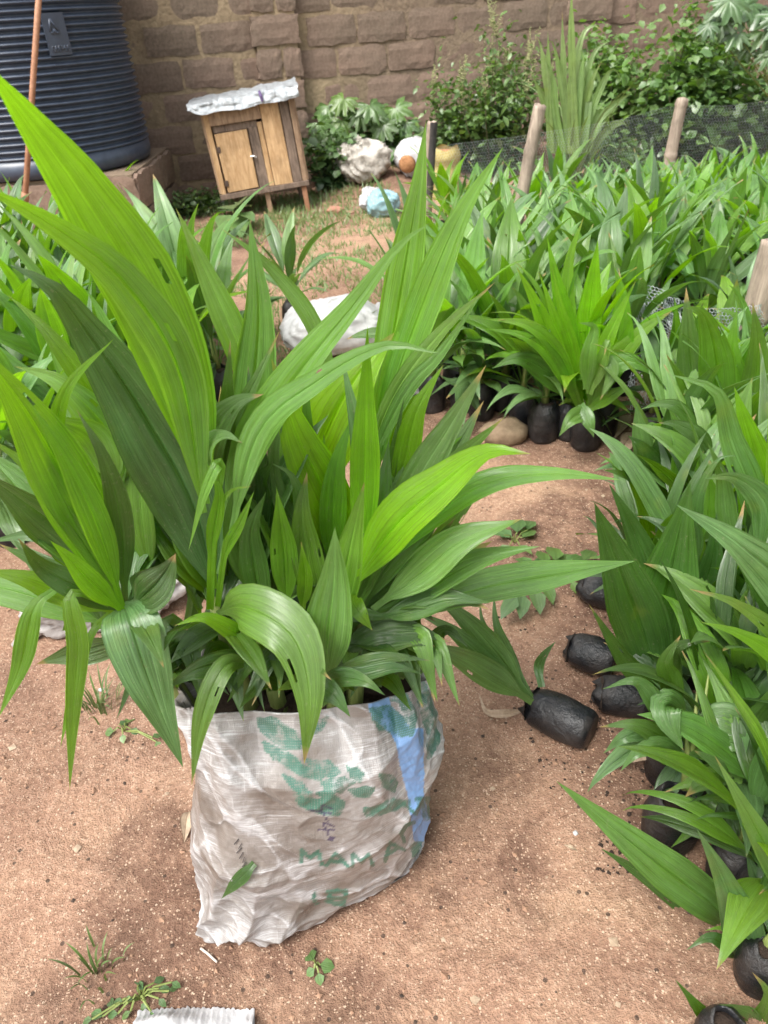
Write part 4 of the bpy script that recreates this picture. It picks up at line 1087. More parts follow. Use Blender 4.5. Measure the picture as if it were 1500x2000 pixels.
# ------------------------------------------------------------------ seedlings along the path on the near side of the netting (tracked leaves)
RG = 'palm seedlings standing along the path'
def bag_at(o, org, px, py, z=0.0, k=0, sc_=1.0, rot=(0, 0, 0)):
    p = G(px, py)
    b = add('polybag', BAGS[k % 5], M['poly'], o, tuple(p - org + np.array([0, 0, -0.004])), rot); b.scale = (sc_,) * 3
    s_ = add('soil', SOIL, M['soil'], o, tuple(p - org + np.array([0, 0, .150 * sc_]))); s_.scale = (.72 * sc_, .72 * sc_, sc_)
    return p
def stem_to(o, org, p, q, r=0.012):
    MB().tube([p - org, (p * .5 + q * .5) - org + np.array([0.004, 0, 0]), q - org], [r, r * .7, r * .15], 8).build('stem', M['stem'], o, sm=True)
R1 = [
 (.06, .10, 120, [(1300, 1400, 1.06), (1265, 1260, 1.07), (1215, 1120, 1.07), (1162, 985, 1.06)], t2(peak=.5, pet=.1, fold=.2)),
 (.12, .12, 138, [(1295, 1400, 1.07), (1285, 1250, 1.10), (1315, 1100, 1.11), (1348, 945, 1.11)], t2(peak=.5, pet=.1, fold=.2)),
 (.05, .15, 60, [(1300, 1250, 1.14), (1275, 1130, 1.16), (1235, 1030, 1.17), (1188, 942, 1.17)], t2()),
 (.08, .10, 46, [(1300, 1380, 1.03), (1260, 1330, 1.0), (1220, 1290, .99), (1150, 1180, .98)], t2(pet=.02)),
 (.05, .05, 90, [(1320, 1380, 1.12), (1350, 1230, 1.16), (1390, 1100, 1.18), (1400, 1000, 1.2)], t2()),
 (.10, .05, 50, [(1310, 1400, 1.02), (1310, 1300, 1.0), (1330, 1260, .98), (1400, 1250, .97)], t2()),
]
o, org = tracked_plant('palm_seedling', 'palm seedling beside the fallen bags with two broad dark leaves in a tall V', (1300, 1400, 1.06), R1, RG)
bp = bag_at(o, org, 1300, 1520, k=1, sc_=.74); stem_to(o, org, bp + np.array([0, 0, .10]), PY(1300, 1390, 1.06))
R2 = [
 (.10, .35, 50, [(1330, 1440, .86), (1280, 1370, .84), (1240, 1330, .83), (1176, 1346, .82)], t2(pet=.03)),
 (.12, .25, 72, [(1338, 1395, .86), (1302, 1378, .82), (1308, 1415, .79), (1334, 1464, .77)], t2(pet=.0, peak=.55)),
 (.12, .25, 52, [(1335, 1480, .84), (1290, 1440, .82), (1235, 1415, .80), (1170, 1420, .79)], t2(pet=.05)),
 (.08, .40, 40, [(1300, 1440, .86), (1255, 1430, .85), (1215, 1442, .84), (1178, 1472, .84)], t2(pet=.0)),
 (.15, .25, 56, [(1335, 1500, .82), (1290, 1460, .80), (1245, 1470, .78), (1212, 1506, .77)], t2(pet=.03)),
 (.30, .10, 46, [(1340, 1540, .80), (1420, 1510, .78), (1370, 1520, .76), (1296, 1548, .75)], t2(pet=.0, peak=.5)),
 (.05, .50, 74, [(1335, 1420, .86), (1400, 1400, .84), (1470, 1430, .83), (1560, 1490, .82)], t2(peak=.35)),
 (.40, .10, 34, [(1400, 1530, .80), (1385, 1570, .77), (1350, 1620, .76), (1310, 1656, .75)], t2(pet=.0)),
 (.30, .20, 40, [(1340, 1480, .83), (1420, 1450, .81), (1480, 1460, .80), (1560, 1470, .79)], t2()),
 (.35, .10, 60, [(1335, 1480, .84), (1400, 1470, .82), (1450, 1490, .81), (1540, 1480, .79)], t2()),
 (.15, .10, 50, [(1330, 1400, .88), (1310, 1330, .88), (1300, 1290, .87), (1330, 1240, .86)], t2()),
]
o, org = tracked_plant('palm_seedling', 'low palm seedling by the path whose pale bare stems rise from a torn bag', (1335, 1480, .84), R2, RG)
bp = bag_at(o, org, 1300, 1640, k=2, sc_=.74)
for dx, q in ((0, (1340, 1400, .86)), (12, (1385, 1310, .9)), (6, (1362, 1340, .88))):
    stem_to(o, org, bp + np.array([0.01 + dx * .0006, 0, .15]), PY(*q), .008)
R3 = [
 (.30, .40, 92, [(1460, 1850, .66), (1400, 1775, .65), (1290, 1690, .66), (1185, 1605, .68), (1086, 1525, .70)], t2(peak=.5, pet=.08, fold=.12, pleat=.08)),
 (.08, .20, 62, [(1455, 1860, .68), (1390, 1790, .68), (1280, 1720, .69), (1172, 1655, .71)], t2(tw=(30, 40))),
 (.06, .50, 86, [(1470, 1930, .62), (1455, 1830, .58), (1415, 1720, .57), (1362, 1620, .57)], t2(peak=.5, pet=.05)),
 (.35, .40, 58, [(1560, 1790, .62), (1510, 1680, .60), (1450, 1570, .60), (1396, 1476, .61)], t2(peak=.45)),
 (.55, .10, 30, [(1450, 1850, .62), (1425, 1822, .60), (1405, 1812, .60), (1376, 1818, .60)], t2(pet=.0)),
 (.05, .1, 40, [(1450, 1870, .60), (1410, 1840, .59), (1380, 1832, .59), (1340, 1856, .58)], t2(pet=.0)),
 (.15, .2, 90, [(1480, 1930, .62), (1500, 1800, .60), (1520, 1720, .60), (1540, 1600, .60)], t2()),
]
o, org = tracked_plant('palm_seedling', 'palm seedling near the bottom corner with one long leaf lying out over the sand', (1460, 1880, .64), R3, RG)
bp = bag_at(o, org, 1475, 1915, k=3, sc_=.6); stem_to(o, org, bp + np.array([0, 0, .12]), PY(1462, 1850, .64))
R4 = [
 (.25, .15, 48, [(1440, 2050, .53), (1400, 2010, .50), (1365, 1970, .50), (1318, 1912, .50)], t2(pet=.0)),
 (.15, .25, 44, [(1440, 2040, .53), (1470, 1990, .50), (1440, 1970, .49), (1405, 1962, .48)], t2(pet=.0)),
 (.25, .15, 60, [(1450, 2060, .53), (1490, 1990, .50), (1500, 1940, .50), (1470, 1900, .51)], t2(pet=.0)),
]
o, org = tracked_plant('palm_seedling', 'palm seedling half out of frame with a black bag at the bottom corner', (1445, 2040, .52), R4, RG)
bp = bag_at(o, org, 1395, 2060, k=4, sc_=.6)
R5 = [
 (.05, .60, 122, [(1680, 1330, .92), (1560, 1170, .90), (1440, 1060, .90), (1318, 984, .91)], t2(peak=.45, fold=.1)),
 (.35, .20, 52, [(1640, 1400, .90), (1540, 1260, .87), (1440, 1180, .86), (1345, 1150, .86)], t2()),
 (.80, .10, 58, [(1640, 1420, .86), (1540, 1300, .84), (1450, 1240, .83), (1366, 1214, .83)], t2()),
 (.12, .10, 80, [(1640, 1400, .95), (1560, 1250, .97), (1480, 1140, .99), (1420, 1060, 1.0)], t2()),
 (.12, .10, 90, [(1640, 1400, .95), (1540, 1330, .92), (1460, 1330, .92), (1390, 1360, .92)], t2()),
]
o, org = tracked_plant('palm_seedling', 'palm seedling at the picture edge with a big grey green waxy leaf', (1640, 1400, .92), R5, RG)
bp = bag_at(o, org, 1660, 1560, k=0, sc_=.74); stem_to(o, org, bp + np.array([0, 0, .10]), PY(1640, 1400, .92))
R6 = [
 (.85, .10, 92, [(1480, 1240, 1.25), (1490, 1080, 1.28), (1480, 920, 1.28), (1434, 755, 1.27)], t2(peak=.55, pet=.1)),
 (.30, .60, 60, [(1475, 1220, 1.24), (1480, 1010, 1.24), (1430, 860, 1.23), (1400, 765, 1.22), (1310, 732, 1.22)], t2(peak=.55)),
 (.15, .60, 60, [(1470, 1130, 1.18), (1500, 1000, 1.18), (1440, 935, 1.17), (1374, 934, 1.16)], t2(peak=.5, tw=(0, 30))),
 (.20, .40, 44, [(1440, 1130, 1.2), (1420, 1010, 1.2), (1410, 930, 1.2), (1381, 862, 1.19)], t2()),
 (.10, .40, 30, [(1360, 1110, 1.22), (1362, 980, 1.2), (1400, 900, 1.19), (1440, 890, 1.19)], t2()),
 (.15, .30, 56, [(1360, 1120, 1.2), (1345, 1040, 1.2), (1340, 990, 1.2), (1345, 945, 1.2)], t2()),
 (.75, .10, 90, [(1500, 1250, 1.2), (1530, 1080, 1.2), (1520, 930, 1.2), (1500, 790, 1.22)], t2()),
 (.20, .10, 90, [(1490, 1240, 1.25), (1430, 1150, 1.27), (1400, 1060, 1.28), (1420, 960, 1.3)], t2()),
]
o, org = tracked_plant('palm_seedling', 'palm seedling in the path row with tall bright leaves and one pale arching leaf', (1480, 1230, 1.25), R6, RG)
bp = bag_at(o, org, 1480, 1340, k=1, sc_=.74); stem_to(o, org, bp + np.array([0, 0, .10]), PY(1480, 1220, 1.25))
R7 = [
 (.10, .55, 44, [(1265, 960, 1.72), (1260, 890, 1.72), (1250, 840, 1.72), (1242, 788, 1.72)], t2(peak=.55)),
 (.03, .10, 58, [(1290, 985, 1.70), (1275, 920, 1.68), (1255, 875, 1.67), (1228, 852, 1.67)], t2(peak=.5)),
 (.05, .10, 54, [(1300, 990, 1.70), (1290, 920, 1.70), (1300, 860, 1.70), (1305, 790, 1.70)], t2(peak=.5)),
 (.10, .25, 40, [(1400, 900, 1.66), (1360, 850, 1.65), (1320, 828, 1.65), (1286, 826, 1.64)], t2()),
 (.15, .20, 30, [(1370, 860, 1.68), (1330, 800, 1.68), (1290, 788, 1.68), (1250, 800, 1.68)], t2()),
 (.12, .05, 50, [(1300, 1020, 1.7), (1330, 940, 1.72), (1350, 870, 1.74), (1340, 780, 1.75)], t2()),
 (.12, .05, 50, [(1300, 1010, 1.68), (1290, 970, 1.64), (1270, 960, 1.62), (1255, 1010, 1.60)], t2()),
]
o, org = tracked_plant('palm_seedling', 'dark palm seedling ending the path row at the foot of the hanging netting', (1300, 1000, 1.7), R7, RG)
bp = bag_at(o, org, 1310, 1090, k=2, sc_=.74); stem_to(o, org, bp + np.array([0, 0, .10]), PY(1300, 990, 1.7))
R8 = [
 (.40, .15, 76, [(1400, 900, 1.95), (1405, 790, 1.95), (1395, 680, 1.93), (1370, 610, 1.9), (1338, 602, 1.88)], t2(peak=.5)),
 (.10, .20, 60, [(1370, 880, 2.0), (1355, 760, 2.02), (1345, 660, 2.03), (1340, 560, 2.05)], t2(peak=.5)),
 (.25, .10, 60, [(1430, 900, 1.95), (1470, 780, 1.96), (1480, 680, 1.96), (1470, 590, 1.96)], t2()),
 (.20, .10, 70, [(1440, 910, 1.95), (1490, 830, 1.92), (1520, 740, 1.9), (1560, 690, 1.9)], t2()),
 (.30, .10, 40, [(1380, 900, 1.95), (1360, 800, 1.92), (1330, 740, 1.92), (1300, 690, 1.92)], t2()),
 (.10, .10, 60, [(1420, 900, 1.95), (1430, 820, 1.9), (1450, 780, 1.88), (1500, 770, 1.87)], t2()),
 (.5, .10, 50, [(1420, 900, 1.97), (1440, 780, 2.0), (1430, 680, 2.02), (1440, 600, 2.04)], t2()),
]
o, org = tracked_plant('palm_seedling', 'palm seedling with one broad bent over leaf in front of the hanging netting', (1400, 900, 1.95), R8, RG)
bp = bag_at(o, org, 1400, 985, k=3, sc_=.8); stem_to(o, org, bp + np.array([0, 0, .10]), PY(1400, 890, 1.95))
# bright seedling at the corner of the netted bed
MC = [
 (0.87, .05, 44, [(1135, 800, 2.3), (1090, 700, 2.28), (1045, 590, 2.27), (1008, 520, 2.26)], t2()),
 (0.82, .05, 44, [(1138, 800, 2.32), (1110, 650, 2.33), (1085, 540, 2.34), (1068, 462, 2.34)], t2()),
 (1.00, .00, 52, [(1142, 800, 2.32), (1146, 680, 2.33), (1156, 570, 2.34), (1168, 468, 2.34)], t2(peak=.55)),
 (0.72, .20, 41, [(1138, 800, 2.36), (1110, 650, 2.4), (1110, 520, 2.42), (1140, 424, 2.42)], t2()),
 (0.62, .05, 52, [(1150, 800, 2.3), (1190, 720, 2.26), (1250, 650, 2.24), (1314, 606, 2.23)], t2()),
 (0.87, .05, 36, [(1148, 800, 2.3), (1175, 690, 2.28), (1205, 620, 2.28), (1242, 548, 2.28)], t2()),
 (0.47, .30, 57, [(1150, 800, 2.28), (1180, 730, 2.2), (1230, 705, 2.17), (1288, 738, 2.15)], t2(pet=.08)),
 (0.27, .40, 39, [(1180, 770, 2.2), (1188, 710, 2.17), (1195, 730, 2.15), (1172, 782, 2.14)], t2(pet=.0)),
 (0.32, .35, 36, [(1150, 800, 2.22), (1125, 812, 2.18), (1110, 825, 2.16), (1092, 852, 2.15)], t2(pet=.0)),
 (0.24, .35, 33, [(1135, 790, 2.22), (1145, 812, 2.18), (1152, 830, 2.16), (1160, 854, 2.15)], t2(pet=.0)),
 (0.67, .10, 33, [(1135, 800, 2.28), (1090, 690, 2.22), (1030, 635, 2.2), (940, 622, 2.2)], t2()),
 (0.67, .10, 33, [(1135, 800, 2.28), (1080, 700, 2.22), (1020, 655, 2.2), (946, 642, 2.2)], t2()),
 (0.87, .05, 28, [(1135, 800, 2.3), (1105, 690, 2.29), (1080, 610, 2.28), (1052, 530, 2.28)], t2()),
 (0.87, .05, 28, [(1135, 800, 2.3), (1120, 690, 2.29), (1095, 600, 2.28), (1078, 520, 2.28)], t2()),
 (0.52, .50, 36, [(1145, 760, 2.2), (1150, 690, 2.16), (1160, 640, 2.15), (1130, 630, 2.13)], t2(pet=.0)),
 (0.52, .50, 33, [(1150, 770, 2.2), (1180, 690, 2.16), (1186, 665, 2.15), (1180, 696, 2.13)], t2(pet=.0)),
 (0.72, .05, 46, [(1150, 790, 2.28), (1210, 700, 2.26), (1230, 640, 2.25), (1228, 612, 2.24)], t2()),
 (0.52, .05, 28, [(1150, 800, 2.24), (1190, 775, 2.2), (1220, 760, 2.18), (1240, 772, 2.17)], t2(pet=.0)),
 (0.27, .10, 52, [(1130, 790, 2.34), (1060, 720, 2.34), (1010, 700, 2.34), (960, 720, 2.34)], t2()),
 (0.27, .10, 57, [(1130, 790, 2.36), (1060, 680, 2.38), (1020, 590, 2.4), (1000, 560, 2.4)], t2()),
 (0.57, .05, 57, [(1145, 800, 2.36), (1200, 680, 2.4), (1215, 590, 2.42), (1200, 520, 2.44)], t2()),
]
o, org = tracked_plant('palm_seedling', 'bright yellow green palm seedling standing at the front corner of the netted bed', (1140, 800, 2.3), MC)
bp = bag_at(o, org, 1142, 872, k=0, sc_=.92); stem_to(o, org, bp + np.array([0, 0, .10]), PY(1140, 780, 2.3))
# fallen seedling, bag on its side
FL = [
 (.08, .50, 62, [(1040, 1372, 1.05), (960, 1320, 1.03), (880, 1275, 1.03), (790, 1262, 1.03)], t2(fold=.1, tw=(0, 20), pet=.1)),
 (.06, .60, 56, [(1036, 1365, 1.06), (980, 1290, 1.08), (910, 1210, 1.10), (830, 1150, 1.12)], t2(fold=.1, tw=(10, 20), pet=.1)),
 (.08, .55, 44, [(1036, 1365, 1.06), (950, 1290, 1.06), (880, 1230, 1.07), (800, 1190, 1.08)], t2(fold=.1, pet=.1)),
 (.05, .50, 26, [(1036, 1362, 1.07), (1000, 1290, 1.12), (970, 1220, 1.16), (964, 1156, 1.2)], t2()),
 (.05, .40, 22, [(1036, 1362, 1.07), (985, 1280, 1.13), (945, 1220, 1.16), (936, 1170, 1.2)], t2()),
 (.05, .30, 22, [(1058, 1342, 1.07), (1052, 1305, 1.1), (1062, 1280, 1.1), (1086, 1252, 1.1)], t2(pet=.0)),
]
o, org = tracked_plant('palm_seedling', 'fallen palm seedling with its black bag lying on its side on the sand', (1036, 1366, 1.06), FL)
fb_ = G(1150, 1440); ft_ = G(1035, 1385); dr_ = ft_ - fb_; ang = math.atan2(dr_[1], dr_[0])
b = add('polybag', polybag_mesh(.047, .155, 3), M['poly'], o, tuple(G(1150, 1462) + np.array([0, 0, .046]) - org), (0, math.radians(90), ang)); 
add('soil', SOIL, M['soil'], o, tuple(G(1150, 1462) + np.array([math.cos(ang) * .145, math.sin(ang) * .145, .046]) - org), (0, math.radians(90), ang)).scale = (.75,) * 3
# loose bags lying at the edge of the path row
for px, py, k, rr, lb in ((1195, 1325, 1, 2.6, 'round black nursery bag lying on its side just above the fallen seedling'), (1215, 1190, 2, 2.7, 'dusty black nursery bag on its side beside the leafy ground weed'), (1262, 1395, 4, 2.9, 'small black nursery bag half under the tall V shaped leaves')):
    p = G(px, py)
    bo = thing('nursery_bag', lb, 'nursery bag', (float(p[0]), float(p[1]), float(p[2]) + 0.043), (0, math.radians(88), rr), 'black nursery bags lying by the path')
    add('polybag', BAGS[k], M['poly'], bo).scale = (.70, .70, .66)
    add('soil', SOIL, M['soil'], bo, (0, 0, .11)).scale = (.70,) * 3

# ------------------------------------------------------------------ the beds of seedlings
placed = []
def put_seedlings(poly, step, zone, rmin=0.15, jitter=.06, scale=(.9, 1.2), tone=0, bloom_sheen=0, avoid=(), labeler=None, group=None, seed=1, bs=1.0):
    r = random.Random(seed); xs = [q[0] for q in poly]; ys = [q[1] for q in poly]; n = 0
    y = min(ys); row = 0
    while y < max(ys):
        x = min(xs) + (step / 2 if row % 2 else 0)
        while x < max(xs):
            qx, qy = x + r.uniform(-jitter, jitter), y + r.uniform(-jitter, jitter)
            x += step
            if not inside(poly, np.array([qx]), np.array([qy]))[0]: continue
            if any(math.hypot(qx - a, qy - b) < c for a, b, c in avoid): continue
            u_, v__, _ = pix((qx, qy, .5))
            if u_ < -130 or u_ > 1640: continue
            if any(math.hypot(qx - a, qy - b) < rmin for a, b in placed): continue
            placed.append((qx, qy))
            seedling((qx, qy, float(gh(qx, qy))), r.uniform(*scale) * (1 - .22 * float(smooth(4.0, 4.8, qy))), r.uniform(0, 6.28), r.randint(0, 99), labeler(qx, qy, n, r), group, tone + r.gauss(0, .2), bloom_sheen + r.gauss(.02, .16), bs=bs)
            n += 1
        y += step * 0.87; row += 1
    return n
P2 = lambda px, py: tuple(PZ(px, py)[:2])
FG = 'palm seedlings crowded in the netted bed'
def lab_field(x, y, n, r):
    px = pix((x, y, .5))[0]
    row_ = 'rear rows' if y > 4.5 else ('middle rows' if y > 3.4 else 'front rows')
    where = 'toward the charred bamboo post' if px < 960 else ('near the leaning bamboo post' if px < 1150 else ('between the two far bamboo posts' if px < 1300 else ('below the short bamboo post' if px < 1420 else 'at the picture edge')))
    return 'palm seedling in the %s of the netted bed, %s' % (row_, where)
field = [(0.26, 2.75), (0.60, 2.62), (0.95, 2.72), (1.25, 2.9), (1.7, 2.75), (2.4, 2.6), (3.3, 4.1), (3.6, 5.4), (1.2, 5.35), (0.52, 5.1), (0.40, 3.9)]
nF = put_seedlings(field, 0.215, 'f', scale=(.66, 1.0), tone=-.13, bloom_sheen=.22, labeler=lab_field, group=FG, avoid=[(.74, 2.34, .2), (.93, 4.28, .2), (.86, 4.05, .17)], seed=5)
side = [(0.98, 2.45), (0.92, 2.1), (0.82, 1.75), (0.70, 1.3), (0.60, 0.95), (0.55, 0.60), (0.9, 0.55), (1.15, 0.8), (1.7, 1.6), (2.2, 2.4), (1.3, 2.6)]
nS = put_seedlings(side, 0.145, 's', rmin=.10, jitter=.03, bs=.72, scale=(.62, .82), tone=-.2, bloom_sheen=.02, labeler=lambda x, y, n, r: 'palm seedling packed behind the path row, ' + ('by the hanging netting' if y > 1.9 else ('behind the tall bright leaves' if y > 1.3 else ('under the big waxy leaf' if y > .8 else 'near the bottom corner'))), group='palm seedlings packed behind the path row', seed=9)
left = [(-2.2, 1.95), (-1.15, 1.80), (-0.75, 2.2), (-0.62, 3.0), (-0.9, 3.6), (-1.4, 4.0), (-2.9, 4.2)]
nL = put_seedlings(left, 0.22, 'l', scale=(.95, 1.2), tone=-.12, bloom_sheen=.16, labeler=lambda x, y, n, r: 'palm seedling in the small bed behind the sack, ' + ('rear part' if y > 3.2 else ('middle part' if y > 2.5 else 'front part')) + (', yard side' if pix((x, y, .4))[0] > 300 else (', tank side' if pix((x, y, .4))[0] > 120 else ', outer side')), group='palm seedlings in the small bed', seed=4)
print('seedlings', nF, nS, nL)
# single seedlings that stand apart
for (px, py, s_, k, lb, tn, bl) in (
    (575, 640, .75, 3, 'small grey green palm seedling standing alone between the sack and the yard', -.3, .35),
    (905, 800, 1.1, 1, 'palm seedling at the near corner of the bed, its dusty bag beside the path', -.1, .2),
    (845, 800, 1.15, 5, 'palm seedling at the bed corner next to the pale sack on the ground', -.1, .3),
    (1060, 855, .9, 7, 'dark palm seedling in a fat black bag behind the bright corner seedling', -.3, .0),
    (1108, 852, .86, 4, 'bright palm seedling crowding close behind the bright corner seedling', .3, -.2),
    (1175, 845, .8, 9, 'palm seedling pressed between the bright corner seedling and the netting', .15, -.1),
    (1020, 825, .8, 6, 'low palm seedling between the round stone and the bright corner seedling', -.1, 0),
    (940, 815, .85, 0, 'palm seedling whose lower leaves hang over the round stone', -.15, .1),
    (985, 800, 1.1, 2, 'palm seedling at the front of the bed just behind the round stone', -.1, .1),
    (235, 470, 1.0, 6, 'bright palm seedling standing highest near the base of the water tank', .3, -.1),
    (840, 690, 1.15, 8, 'palm seedling at the edge of the bed below the charred bamboo post', .0, .2)):
    p = G(px, py); seedling(p, s_, k * 1.1, k, lb, None, tn, bl, bs=.85)

# extra small seedlings crowding the near end of the path row
rq = random.Random(77)
for px, py, s_, lb in ((1405, 1600, .62, 'beside the low seedling with the torn bag, away from the path'), (1470, 1520, .66, 'below the bag of the big waxy leaved seedling'), (1385, 1440, .62, 'hidden behind the pale bare stems'), (1455, 1400, .66, 'under the yellow edged drooping leaf'), (1500, 1680, .6, 'behind the seedling whose leaf lies on the sand'), (1420, 1720, .55, 'low down between the torn bag and the sand'), (1530, 1790, .55, 'at the lowest picture edge'), (1340, 1330, .64, 'just behind the tall V shaped leaves'), (1420, 1260, .68, 'below the tall bright leaves'), (1250, 1225, .6, 'by the dusty bag at the edge of the sand'), (1330, 1180, .66, 'behind the tips of the tall V shaped leaves'), (1290, 1130, .62, 'at the row edge before the dark end seedling')):
    p = G(px, py); seedling(p, s_, rq.uniform(0, 6.28), rq.randint(0, 99), 'small palm seedling ' + lb, RG, -.2 + rq.uniform(-.1, .1), rq.uniform(-.1, .12), bs=.68)

# ------------------------------------------------------------------ bamboo posts and wire netting
def bamboo(top, bot, Y, wpx, label, seed, char=False, nodes=(0.3, 0.72)):
    a = PY(*top, Y); b = PY(*bot, Y); d = b - a
    g_ = a + d * (a[2] - (-0.02)) / (-d[2])
    L = np.linalg.norm(g_ - a); dn = (a - g_) / L
    o = thing('bamboo_post', label, 'post', g_, group='bamboo posts of the bed fence')
    r0 = wpx * 0.5 * pix(a)[2] / F
    pts = []; rad = []; n = 44
    nd = [0.12 + 0.29 * k + random.uniform(-.02, .02) for k in range(9)]
    for i in range(n + 1):
        z_ = L * i / n; e = min(abs(z_ - q) for q in nd)
        pts.append(dn * z_ + np.array([0.004 * math.sin(z_ * 5 + seed), 0, 0])); rad.append(r0 * (1 + 0.16 * math.exp(-(e / 0.010) ** 2)) * (1.05 - 0.10 * z_ / L))
    mb = MB().tube(pts, rad, 14, cap=False)
    # ragged hollow top
    m_ = mb.v; k0 = n * 14
    for k in range(14):
        x, y, z_ = m_[k0 + k]; m_[k0 + k] = (x, y, z_ + .006 * math.sin(k * .9 + seed) + random.uniform(-.003, .003))
    base = len(mb.v)
    for k in range(14):
        p_ = np.array(m_[k0 + k]); c_ = pts[-1]; mb.v.append(tuple(c_ + (p_ - c_) * 0.72))
    for k in range(14):
        p_ = np.array(mb.v[base + k]); mb.v.append(tuple(p_ - dn * 0.08))
    for lv in (0, 1):
        s0 = k0 if lv == 0 else base; s1 = base + 14 * lv
        for k in range(14):
            k2 = (k + 1) % 14; mb.f.append((s0 + k, s0 + k2, s1 + k2, s1 + k))
    mb.f.append(tuple(base + 14 + k for k in range(14)))
    mb.build('culm', M['bamboo'], o, sm=True)
    if char:
        q = 14; mb2 = MB()
        vs = []
        for i in range(12):
            z_ = L - 0.42 * (1 - i / 11) ; c_ = dn * z_ + np.array([0.004 * math.sin(z_ * 5 + seed), 0, 0])
            for k in range(7):
                an = -math.pi * 0.62 + math.pi * 0.85 * k / 6
                vs.append(c_ + np.array([math.cos(an), math.sin(an), 0]) * r0 * 1.10 * (1 + .05 * random.random()))
        mb2.add(vs, [(i * 7 + k, i * 7 + k + 1, (i + 1) * 7 + k + 1, (i + 1) * 7 + k) for i in range(11) for k in range(6)])
        mb2.build('charred_side', M['charred'], o, sm=True)
    return o
bamboo((1056, 205), (1013, 415), 4.45, 26, 'tall weathered bamboo post leaning in front of the tall grass clump', 1)
bamboo((1334, 192), (1318, 268), 5.75, 24, 'short bamboo post standing at the back of the bed before the shrubs', 2)
bamboo((843, 238), (836, 392), 5.2, 20, 'bamboo post charred black near its top, beside the yellow bag', 3, True)
bamboo((1512, 470), (1468, 640), 2.5, 54, 'thick brown bamboo post at the edge holding the near netting', 4)

def hexnet(name, label, fn, nu_, nv_, rad, cat='netting', mat='wire'):
    """hexagonal wire netting: fn(u, v) in cells -> point"""
    segs = []
    s3 = math.sqrt(3)
    for j in range(nv_):
        for i in range(nu_):
            cx = i * s3 + (s3 / 2 if j % 2 else 0); cy = j * 1.5
            a = (cx, cy + 1); b = (cx + s3 / 2, cy + .5); c = (cx + s3 / 2, cy - .5); d = (cx - s3 / 2, cy + .5)
            segs += [(a, b), (b, c), (a, d)]
    U = np.array(segs, float).reshape(-1, 2)
    P_ = fn(U[:, 0] / (nu_ * s3), U[:, 1] / (nv_ * 1.5)).reshape(-1, 2, 3)
    A_, B_ = P_[:, 0], P_[:, 1]; T = B_ - A_; T /= np.linalg.norm(T, axis=1)[:, None] + 1e-9
    u = np.cross(T, np.array([0.3, 0.2, 0.93])); u /= np.linalg.norm(u, axis=1)[:, None] + 1e-9; w_ = np.cross(T, u)
    vs = []
    for end in (A_, B_):
        for k in range(3):
            an = 2.094 * k; vs.append(end + rad * (u * math.cos(an) + w_ * math.sin(an)))
    V = np.stack(vs, 1).reshape(-1, 3); n = len(A_); o6 = np.arange(n)[:, None] * 6
    f = np.concatenate([o6 + np.array([[k, (k + 1) % 3, 3 + (k + 1) % 3, 3 + k]]) for k in range(3)], 0)
    me = bpy.data.meshes.new(name); me.from_pydata(V.tolist(), [], f.tolist())
    return tag(add(name, me, M[mat]), label, cat)
def bil(c00, c10, c01, c11, wob=0.03, seed=0):
    def fn(u, v):
        u = np.clip(u, -.02, 1.02); v = np.clip(v, -.02, 1.02)
        p = (np.outer((1 - u) * (1 - v), c00) + np.outer(u * (1 - v), c10) + np.outer((1 - u) * v, c01) + np.outer(u * v, c11))
        p[:, 1] += wob * 2 * fbm(u * 4, v * 4, seed, 3) * 2; p[:, 0] += wob * fbm(u * 5, v * 3, seed + 9, 3) * 2
        p[:, 2] += 0.03 * fbm(u * 6, v * 0.5, seed + 4, 2)
        return p
    return fn
nb0, nb1 = G(1232, 800), G(1370, 812)
hexnet('wire_netting', 'sagging wire netting hanging at the near corner of the bed', bil(nb0, nb1, PY(1252, 545, 2.85), PY(1345, 600, 2.60), .05, 3), 34, 36, 0.0011)
nb2 = G(1500, 800)
hexnet('wire_netting', 'wire netting stretched from the hanging corner to the thick edge post', bil(nb1 + np.array([.01, 0, 0]), nb2, PY(1347, 600, 2.60), PY(1490, 590, 2.42), .03, 5), 30, 32, 0.0011)
def farnet(u, v):
    px = 835 + u * 800
    top = np.array([PY(x, y, Y) for x, y, Y in ((835, 285, 5.35), (1045, 262, 5.5), (1210, 232, 5.7), (1330, 205, 5.85), (1640, 190, 6.1))])
    xs = np.array([0, .26, .47, .62, 1.0])
    T = np.stack([np.interp(u, xs, top[:, k]) for k in range(3)], -1)
    B_ = T.copy(); B_[:, 2] = gh(T[:, 0], T[:, 1]); v = v[:, None]
    P_ = B_ * (1 - v) + T * v; P_[:, 1] += .05 * fbm(u * 9, v[:, 0] * 3, 2, 3); P_[:, 2] += .05 * fbm(u * 7, 0 * u, 5, 3) * v[:, 0]
    return P_
hexnet('wire_netting', 'long grey wire netting strung along the far side of the bed before the bushes', farnet, 150, 34, 0.0005)

